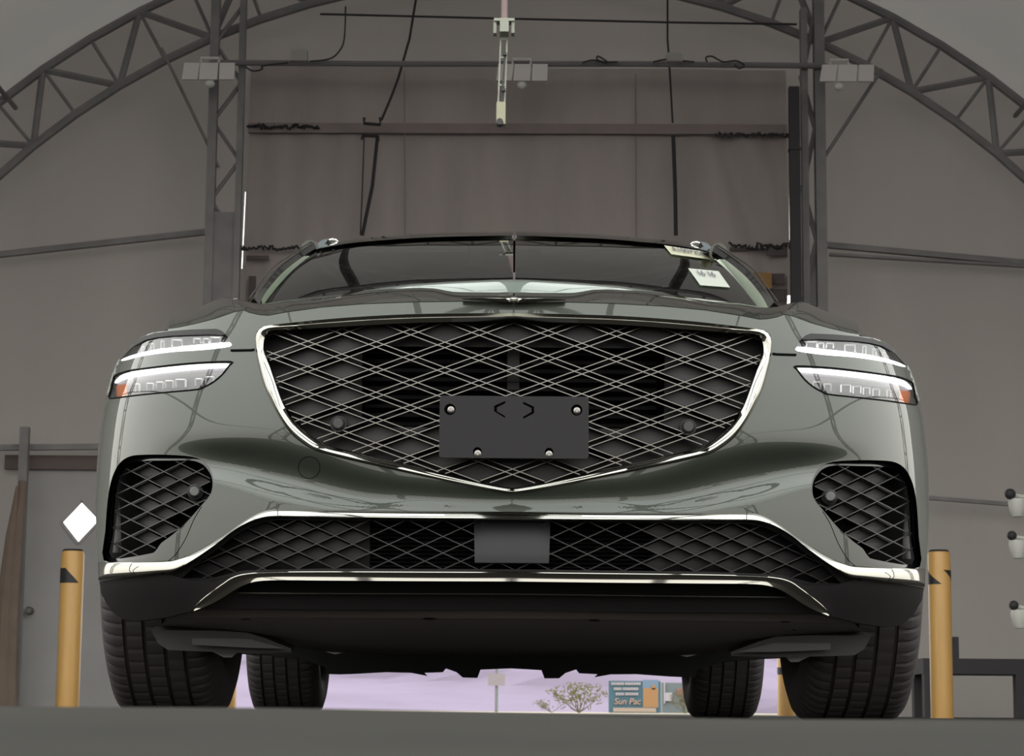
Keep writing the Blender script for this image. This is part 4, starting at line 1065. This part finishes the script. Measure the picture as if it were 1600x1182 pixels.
# wheel deflectors
for s in (1, -1):
    A = U([(236, 985), (337, 986), (386, 989), (412, 997), (440, 1008), (455, 1014), (455, 1020), (386, 1021), (300, 1018), (262, 1016), (247, 1006)])
    R0 = [W(s * u, v, 4.70 if v < 395 else 4.74) for u, v in A]; R1 = [p + Vector((0, .06, .01)) for p in R0]
    o = MB().prism(R0, R1).build('wheel_deflector', mat_defl, car)
    A = U([(300, 998), (390, 999), (445, 1014), (390, 1013), (300, 1008)]); b = MB(); b.prism([W(s * u, v, 4.69) for u, v in A], [W(s * u, v, 4.715) for u, v in A]); b.build('deflector_rib', mesh_pl, o)
    A = U([(330, 1018), (350, 1028), (362, 1028), (372, 1019)]); b = MB(); b.prism([W(s * u, v, 4.9) for u, v in A], [W(s * u, v, 4.96) for u, v in A]); b.build('suspension_arm', bare, car)
    A = U([(496, 1013), (512, 1020), (524, 1023), (533, 1021), (536, 1015), (515, 1014)]); b = MB(); b.prism([W(s * u, v, 5.0) for u, v in A], [W(s * u, v, 5.06) for u, v in A]); b.build('suspension_arm', bare, car)
# underbody: dark mass, its lower edge jagged against the light
und = [(366, 975), (366, 1021), (420, 1024), (470, 1030), (508, 1043), (510, 1053), (525, 1053.5), (545, 1053), (600, 1050), (640, 1051), (666, 1056), (661, 1051), (690, 1050), (695, 1044), (712, 1050), (722, 1058.5), (745, 1059), (750, 1046), (772, 1045), (802, 1044)]
P = U(und); h = [(min(0, u), v) for u, v in P]
ringp = h + [(-u, v) for u, v in reversed(h[:-1])]
P2 = [W(u, v, 6.9) for u, v in ringp]; 
top = .34
def under_block(name, ring, y0, y1, m):
    n = len(ring); b = MB(); R0 = [Vector((p.x, y0, p.z)) for p in ring] + [Vector((ring[-1].x, y0, .42)), Vector((ring[0].x, y0, .42))]
    R1 = [q + Vector((0, y1 - y0, 0)) for q in R0]
    v2, f2 = cdt([(p.x, p.z) for p in R0], [], 9, grid=False)
    b.add([(x, y0, z) for x, z in v2], f2); b.add([(x, y1, z) for x, z in v2], f2)
    n = len(R0); b.add(R0 + R1, [(i, (i + 1) % n, n + (i + 1) % n, n + i) for i in range(n)]); return b.build(name, m, car)
under_block('underbody', P2, 6.9, 7.02, mat('underbody_black', (.008, .008, .008), rough=.8))
MB().box(-.62, .62, 5.05, 8.85, .30, .45).build('floor_pan', MATS['underbody_black'], car)
for s in (1, -1):
    MB().tube([(s * .66, 5.2, .33), (s * .25, 5.25, .30)], .022, 10).build('drive_shaft', MATS['underbody_black'], car, 'auto')
    MB().tube([(s * .64, 8.08, .30), (s * .45, 8.0, .24), (s * .28, 7.95, .30)], .03, 10).build('rear_arm', MATS['underbody_black'], car, 'auto')
    MB().lathe([(0, -.3), (.035, -.3), (.035, .3), (0, .3)], 'Z', 12, (s * .60, 8.1, .62)).build('damper', MATS['underbody_black'], car, 'auto')

# ---- wheels
def wheel(x, y, s, rr=.366):
    prof = []; tw = .118                      # tread half width
    P = [(.235, -.105), (.250, -.118), (.285, -.127), (.320, -.124), (.345, -.116), (.358, -.104)]
    rib = [-.104, -.068, -.060, -.030, -.022, .008 + .002, .018, .048, .056, .104]
    tread = [(.3585, -.104), (.3655, -.088), (.3665, -.070)]
    for g in (-.066, -.024, .020, .062):
        tread += [(.3668, g - .0045), (.3605, g - .0035), (.3605, g + .0035), (.3668, g + .0045)]
    tread += [(.3665, .074), (.3655, .090), (.3585, .104)]
    prof = P + tread[1:] + [(r, -h) for r, h in reversed(P[:-1])]
    N_ = 400; V = []; Fc = []
    for k_ in range(N_):
        t = 2 * math.pi * k_ / N_; sip = (k_ % 5 == 0)
        for (r, h) in prof:
            dr = .0035 if sip and (abs(h) > .072) and r > .34 else (.0018 if (k_ + int(h * 900)) % 6 == 0 and r > .366 else 0)
            tt = t + (.0 if abs(h) < .072 else 0)
            V.append((x + h, y + (r - dr) * math.sin(tt), rr + (r - dr) * math.cos(tt) - .0005))
    n = len(prof)
    for k_ in range(N_):
        for j in range(n - 1): Fc.append((k_ * n + j, k_ * n + j + 1, ((k_ + 1) % N_) * n + j + 1, ((k_ + 1) % N_) * n + j))
    o = mesh_obj('wheel', V, Fc, rubber, car, True)
    bm = bmesh.new(); bm.from_mesh(o.data); bmesh.ops.recalc_face_normals(bm, faces=bm.faces); bm.to_mesh(o.data); bm.free()
    o.data.polygons.foreach_set('use_smooth', [True] * len(o.data.polygons)); o.data.set_sharp_from_angle(angle=R(28))
    b = MB(); b.lathe([(.236, -.105), (.222, -.09), (.215, -.02), (.20, .06), (.222, .09), (.236, .105), (.228, .10), (.19, .055)], 'X', 64, (x, y, rr)); b.build('rim', rimm, o, 'auto')
    b = MB()
    for k_ in range(5):
        for d in (-.10, .10):
            t = 2 * math.pi * k_ / 5 + d; t2 = 2 * math.pi * k_ / 5 + d * 2.1
            b.bar((x + s * .075, y + .05 * math.sin(t), rr + .05 * math.cos(t)), (x + s * .095, y + .225 * math.sin(t2), rr + .225 * math.cos(t2)), .022, .03)
    b.lathe([(0, s * .085), (.06, s * .08), (.07, s * .05), (0, s * .05)], 'X', 24, (x, y, rr)); b.build('spokes', rimm, o)
    b = MB(); b.lathe([(0, -s * .02), (.17, -s * .02), (.17, s * .01), (0, s * .01)], 'X', 48, (x, y, rr)); b.build('brake_disc', mat_disc, o, 'auto')
    return o
mat_disc = mat('brake_disc', (.12, .11, .11), rough=.4, metal=1)
for s in (1, -1):
    wheel(s * .772, 5.2, s); wheel(s * .772 - .02, 8.075, s)

# ---- body sides, roof, pillars, glass, tail
def side(s):
    # outline in (y, z): lower body with wheel arches
    def arch_pts(yc, r=.405):
        return [(yc - r * math.cos(t), .366 + r * math.sin(t)) for t in [math.pi * i / 20 for i in range(21)]]
    F0 = 4.84
    top_line = [(9.0, .98), (8.4, 1.01), (7.4, 1.00), (6.4, .985), (5.9, .965), (5.5, .93), (5.1, .88), (4.9, .80)]
    P = [(F0, .30), (F0 - .0, .366 + .0)]
    P = [(F0, .60)]
    a1 = [p for p in arch_pts(5.2) if p[0] > F0 + .005]
    P = [(F0, .78), (F0, .56)] + [p for p in a1 if p[1] > .5 or p[0] > 5.2] + [(5.62, .26), (7.65, .26)] + arch_pts(8.075) + [(8.5, .28), (8.95, .34)] + top_line
    P = dense(P, .12)
    v2, f2 = cdt(P, [], .12)
    def X(y, z):
        base = .900 + .03 * min(1, max(0, (y - 5.3) / .6))
        taper = .030 * max(0, (5.25 - y) / .45) ** 1.6 if y < 5.25 else .0
        rear = .06 * max(0, (y - 8.3) / .7) ** 2
        tum = .905 - lerp_table(TW, max(.5, z))
        low = .05 * max(0, (.45 - z) / .2) ** 2
        fl = -.0
        return base - taper - rear - tum - low
    V = [(s * X(y, z), y, z) for y, z in v2]
    o = mesh_obj('body_side', V, f2, paint, car, True)
    for yc in (5.2, 8.075):                      # wheel house liners
        b = MB()
        A = [(s * .885, yc - .41 * math.cos(t), .366 + .41 * math.sin(t)) for t in [math.pi * i / 16 for i in range(17)]]
        B2 = [(s * .62, p[1], p[2]) for p in A]; n = len(A); b.add(A + B2, [(i, i + 1, n + i + 1, n + i) for i in range(n - 1)])
        b.add([(s * .62, p[1], p[2]) for p in A] + [(s * .62, yc, .366)], [(i, i + 1, n) for i in range(n - 1)])
        b.build('wheel_arch_liner', MATS['underbody_black'], car)
side(1); side(-1)
rail_m = mat('rail_satin', (.10, .115, .125), rough=.35, metal=.8); chrome_b = mat('bright_tip', (.7, .7, .68), rough=.15, metal=1)
# greenhouse key curves
wb = [(802, 446), (700, 449), (600, 455), (500, 466), (430, 474), (400, 478)]
wt = [(802, 371.5), (700, 373.5), (640, 376), (560, 382), (520, 388), (494, 393)]
nW = 36
WB_ = [W(min(0, u), v + 14, 5.48 + .24 * (abs(u) / 400) ** 2 + .07 * (abs(u) / 400) ** 6) for u, v in resample(catmull(U(wb), 4), nW)]
WT_ = [W(min(0, u), v, 6.38 + .12 * (abs(u) / 308) ** 2 + .05 * (abs(u) / 308) ** 6) for u, v in resample(catmull(U(wt), 4), nW)]
def symc(h): return h + [Vector((-p.x, p.y, p.z)) for p in reversed(h[:-1])]
rowsW = []
for j in range(11):
    t = j / 10; rowsW.append(symc([a.lerp(c, t) + Vector((0, -.02, .012)) * math.sin(math.pi * t) for a, c in zip(WB_, WT_)]))
def flipfix(o, ref):
    bm = bmesh.new(); bm.from_mesh(o.data)
    if sum(f.normal.dot(ref) for f in bm.faces) < 0: bmesh.ops.reverse_faces(bm, faces=bm.faces)
    bm.to_mesh(o.data); bm.free(); return o
wsn = flipfix(loft('windscreen', rowsW, ws_glass, car), Vector((0, -.5, 1)))
# black frit band along the top
frit = [symc([a.lerp(c, t) + Vector((0, -.02, .012)) * math.sin(math.pi * t) + Vector((0, .006, -.004)) for a, c in zip(WB_, WT_)]) for t in (.90, .95, 1.0)]
loft('frit_band', frit, void, wsn)
# roof
rt = [(802, 362.5), (700, 363.5), (655, 366), (572, 372.5), (528, 379), (505, 384), (488, 390)]
RT_ = [W(min(0, u), v, 6.85 + .05 * (abs(u) / 308) ** 2) for u, v in resample(catmull(U(rt), 4), nW)]
RT0 = [p.lerp(q_, .0) + Vector((0, -.012, .004)) for p, q_ in zip(WT_, RT_)]
mid = [p.lerp(q_, .5) + Vector((0, 0, .010)) for p, q_ in zip(WT_, RT_)]
RT2 = [Vector((p.x * 1.0, 7.6, p.z + .03)) for p in RT_]; RT3 = [Vector((p.x * .97, 8.5, p.z - .04)) for p in RT_]; RT4 = [Vector((p.x * .95, 8.75, p.z - .10)) for p in RT_]
flipfix(loft('roof', [symc(c) for c in (RT0, mid, RT_, RT2, RT3, RT4)], paint, car), Vector((0, 0, 1)))
head_m = mat('headliner', (.35, .35, .31), rough=.9)
loft('headliner', [symc([p + Vector((0, .03, -.03)) for p in c]) for c in (mid, RT_, RT2, RT3, RT4)], head_m, car)
for s in (1, -1):
    M_ = lambda p: Vector((s * -p.x, p.y, p.z)) if True else p
    # A pillar: between the screen edge and the side glass
    pin = [(405, 476), (417, 455), (441, 427), (472, 402), (494, 388)]; pout = [(388, 474), (398, 461), (424, 426), (459, 402), (486, 384.5)]
    Yp = [5.80, 5.98, 6.2, 6.45, 6.62]
    pin = U(pin); pout = U(pout)
    A = [W(s * u, v, y - .02) for (u, v), y in zip(pin, Yp)]; B2 = [W(s * u, v, y + .03) for (u, v), y in zip(pout, Yp)]
    Mid = [a.lerp(c, .45) + Vector((-s * .012 * -1 * 0, -.018, .012)) for a, c in zip(A, B2)]
    A2 = [a + Vector((0, .05, -.03)) for a in A]; B3 = [c + Vector((0, .05, -.03)) for c in B2]
    cA = lambda L: [Vector(q) for q in catmull([tuple(p) for p in L], 4)]
    o = loft('front_pillar', [cA(A2), cA(A), cA(Mid), cA(B2), cA(B3)], blackgloss, car, sharp=30)
    for f in (.35, .8):
        MB().tube([p.lerp(q_, f) + Vector((0, -.022, .010)) for p, q_ in zip(cA(A), cA(B2))], .0022, 5).build('pillar_trim', satin, o, 'auto')
    # roof side rail of body, side window frames
    rail_z = [(6.62, B2[-1].x, B2[-1].z)]
    xr = B2[-1].x; zr = B2[-1].z
    path = [(xr, 6.62, zr), (xr * 1.03, 7.2, zr + .015), (xr * 1.02, 8.0, zr - .02), (xr * .97, 8.75, zr - .16)]
    MB().tube([Vector(p) - Vector((0, 0, .015)) for p in catmull(path, 6)], .028, 10).build('cant_rail', paint, car, 'auto')
    # pillars B, C
    belt = s * -.84
    b = MB()
    for (y0, y1, yt0, yt1) in ((6.95, 7.08, 6.98, 7.06), (7.95, 8.10, 7.9, 8.0), (8.45, 8.95, 8.3, 8.8)):
        zt = zr - .03
        R0 = [Vector((belt, y0, .98)), Vector((belt, y1, .98)), Vector((xr * 1.02, yt1, zt)), Vector((xr * 1.02, yt0, zt))]
        b.prism(R0, [p - Vector((math.copysign(.04, belt), 0, 0)) for p in R0])
    b.build('window_pillar', blackgloss, car)
    gl = [Vector((belt, 5.85, .97)), Vector((belt, 6.95, .98)), Vector((xr * 1.02, 6.98, zr - .02)), Vector((xr, 6.62, zr - .02))]
    mesh_obj('side_window', gl, [(0, 1, 2, 3)], side_glass, car)
    gl = [Vector((belt, 7.08, .98)), Vector((belt, 7.95, .99)), Vector((xr * 1.02, 7.9, zr - .02)), Vector((xr * 1.02, 7.06, zr - .02))]
    mesh_obj('side_window', gl, [(0, 1, 2, 3)], side_glass, car)
    # roof rail, chrome foot
    A = [W(s * u, v, 6.80) for u, v in U([(488, 391), (495, 382), (501, 376.5), (506, 374), (513, 373.5), (508, 381), (503, 389)])]
    b = MB(); b.prism(A, [p + Vector((0, .07, 0)) for p in A]); foot = b.build('roof_rail', rail_m, car)
    q0 = A[3]; MB().tube([q0 + Vector((0, .05, -.010)), q0 + Vector((0, .4, .004)), q0 + Vector((0, 1.3, .0)), q0 + Vector((0, 1.6, -.05))], .011, 8).build('rail_bar', rail_m, foot, 'auto')
    MB().tube([W(s * u, v, 6.82) for u, v in U([(514, 375.5), (519, 374.5), (525, 375.5), (528.5, 378)])], [.003, .0045, .0045, .002], 8).build('rail_tip', chrome_b, foot, 'auto')
# tailgate and rear glass
MB().box(-.88, .88, 8.86, 8.93, .45, 1.02).build('tailgate', paint, car)
V = [(-.84, 8.93, 1.02), (.84, 8.93, 1.02), (.66, 8.76, 1.40), (-.66, 8.76, 1.40)]
mesh_obj('rear_window', V, [(0, 1, 2, 3)], mat_rg if 'mat_rg' in globals() else glassmat('privacy_glass', (.25, .28, .24)), car)
# interior
b = MB()
line = [Vector((x, 5.62 + .3 * x * x, 1.0)) for x in [i * .1 - .8 for i in range(17)]]
loft('dashboard', [[p + Vector((0, 0, -.03)) for p in line], [p + Vector((0, .10, .015)) for p in line], [p + Vector((0, .42, .03)) for p in line], [p + Vector((0, .5, -.05)) for p in line], [p + Vector((0, .5, -.4)) for p in line]], cloth_d, car)
for x in (-.38, .38):
    o = MB().box(x - .25, x + .25, 7.02, 7.2, .6, 1.17).build('seat', cloth_g, car)
    bm = bmesh.new(); bm.from_mesh(o.data); bmesh.ops.bevel(bm, geom=bm.edges[:] , offset=.06, segments=4, affect='EDGES'); bm.to_mesh(o.data); bm.free()
    hr = MB().box(x - .13, x + .13, 7.12, 7.22, 1.2, 1.36).build('headrest', cloth_g, o)
    bm = bmesh.new(); bm.from_mesh(hr.data); bmesh.ops.bevel(bm, geom=bm.edges[:] , offset=.04, segments=4, affect='EDGES'); bm.to_mesh(hr.data); bm.free()
o = MB().box(-.65, .65, 8.0, 8.15, .6, 1.18).build('rear_seat', cloth_g, car)
bx = at(503, 452, 6.0)
for s in (-1, 1):
    MB().sphere((s * abs(bx.x), 6.02, bx.z - .02), .028, 10, (1, .6, 1)).build('dashboard_speaker', void, car, True)
b = MB(); b.tube([(.38 + .19 * math.cos(t * math.pi / 16), 6.32 + .06 * math.sin(t * math.pi / 16), .96 + .17 * math.sin(t * math.pi / 16)) for t in range(32)], .014, 8, True); b.build('steering_wheel', cloth_d, car, 'auto')
lin_m = mat('pillar_lining', (.42, .46, .37), rough=.8)
for s in (1, -1):
    A = U([(409, 476), (442, 434), (478, 398), (487, 402), (485, 430), (474, 452), (455, 468), (440, 478)])
    P0 = [W(s * u, v, 6.05 + .5 * max(0, (478 - 591 - v + 0)) / 80) for u, v in A]
    MB().prism(P0, [p + Vector((0, .03, 0)) for p in P0]).build('pillar_lining', lin_m, car)
# sun visors, sensor housing, mirror
def px_prism(b, pts, Y, d):
    A = [at(*p, Y) for p in pts]; b.prism(A, [p + Vector((0, d, 0)) for p in A]); return b
vis = mat('sun_visor', (.42, .44, .38), rough=.8)
px_prism(MB(), [(512, 399), (560, 387), (640, 382), (727, 381), (737, 402), (737, 411), (690, 413), (600, 414), (520, 419)], 6.62, .02).build('sun_visor', vis, car)
px_prism(MB(), [(1082, 402), (1040, 389), (960, 383), (850, 382), (842, 402), (842, 411), (900, 414), (1000, 416), (1074, 422)], 6.62, .02).build('sun_visor', vis, car)
px_prism(MB(), [(729, 376), (850, 376), (838, 408), (740, 408)], 6.48, .08).build('sensor_housing', mat('sensor_housing', (.035, .030, .036), rough=.6), car)
px_prism(MB(), [(738, 396), (760, 393), (792, 394), (797, 400), (797, 430), (790, 434), (745, 431), (738, 424)], 6.42, .03).build('rear_view_mirror', cloth_d, car)
px_prism(MB(), [(797, 376), (807, 376), (807, 437), (799, 437)], 6.40, .03).build('dark_reflection', void, car)  # black strip added in place of a dark upright reflection in the glass
# stickers on the screen: solve the distance where the ray meets the glass
from mathutils.bvhtree import BVHTree
bv = BVHTree.FromPolygons([v.co.copy() for v in wsn.data.vertices], [tuple(p.vertices) for p in wsn.data.polygons])
def on_ws(px, py):
    o_ = Vector((0, 0, CAMZ)); d = (at(px, py, 10) - o_).normalized(); h_ = bv.ray_cast(o_, d)
    return h_[0] + h_[1].normalized() * (.004 if h_[1].y < 0 else -.004) if h_[0] is not None else at(px, py, 6.3)
def sticker(name, c4, m, label, txt, ts):
    P = [on_ws(*p) for p in c4]; V = [];
    GV = []; gn, gm = 10, 5
    for j in range(gm + 1):
        for i in range(gn + 1):
            a_, b_ = i / gn, j / gm
            x_ = (c4[0][0] * (1 - a_) + c4[1][0] * a_) * (1 - b_) + (c4[3][0] * (1 - a_) + c4[2][0] * a_) * b_
            y_ = (c4[0][1] * (1 - a_) + c4[1][1] * a_) * (1 - b_) + (c4[3][1] * (1 - a_) + c4[2][1] * a_) * b_
            GV.append(on_ws(x_, y_))
    def gpt(a_, b_):
        x_ = max(0, min(.9999, a_)) * gn; y_ = max(0, min(.9999, b_)) * gm; i, j = int(x_), int(y_); fx, fy = x_ - i, y_ - j; q_ = j * (gn + 1) + i
        return GV[q_].lerp(GV[q_ + 1], fx).lerp(GV[q_ + gn + 1].lerp(GV[q_ + gn + 2], fx), fy)
    o = mesh_obj(name, GV, [(j * (gn + 1) + i, j * (gn + 1) + i + 1, (j + 1) * (gn + 1) + i + 1, (j + 1) * (gn + 1) + i) for j in range(gm) for i in range(gn)], m, car); o['label'] = label
    b = (P[0] + P[3]) / 2; ex = (P[1] - P[0]); ey = (P[0] - P[3])
    nrm = ex.cross(ey).normalized(); 
    if nrm.y > 0: nrm = -nrm
    def place(s_, cu_, cv, hgt, wid):
        cu2 = bpy.data.curves.new('t', 'FONT'); cu2.body = s_; cu2.size = 1; cu2.align_x = 'CENTER'; cu2.align_y = 'CENTER'; cu2.offset = .01
        t_ = bpy.data.objects.new('t', cu2); COL.objects.link(t_)
        me = bpy.data.meshes.new_from_object(t_.evaluated_get(bpy.context.evaluated_depsgraph_get())); bpy.data.objects.remove(t_)
        xs_ = [v.co.x for v in me.vertices]; w0 = max(xs_) - min(xs_)
        vs = [gpt(cu_ + v.co.x / w0 * wid, cv - v.co.y * hgt) + nrm * .004 for v in me.vertices]
        mesh_obj('lettering', vs, [tuple(p.vertices) for p in me.polygons], ink, o)
    for a_ in txt: place(*a_)
    return o
sticker('window_sticker', [(1037, 385.5), (1109, 396.5), (1119.5, 409), (1048.5, 399.5)], paper2, 'narrow cream strip of handwritten numbers at the top of the windscreen', [('A10072505', .5, .45, .75, .8)], 0)
sticker('window_sticker', [(1074.5, 421.5), (1122, 426), (1140, 451.5), (1093.5, 448)], paper, 'white square paper label on the windscreen reading 16 16', [('16 16', .45, .32, .42, .55)], 0)
bpy.context.view_layer.update()
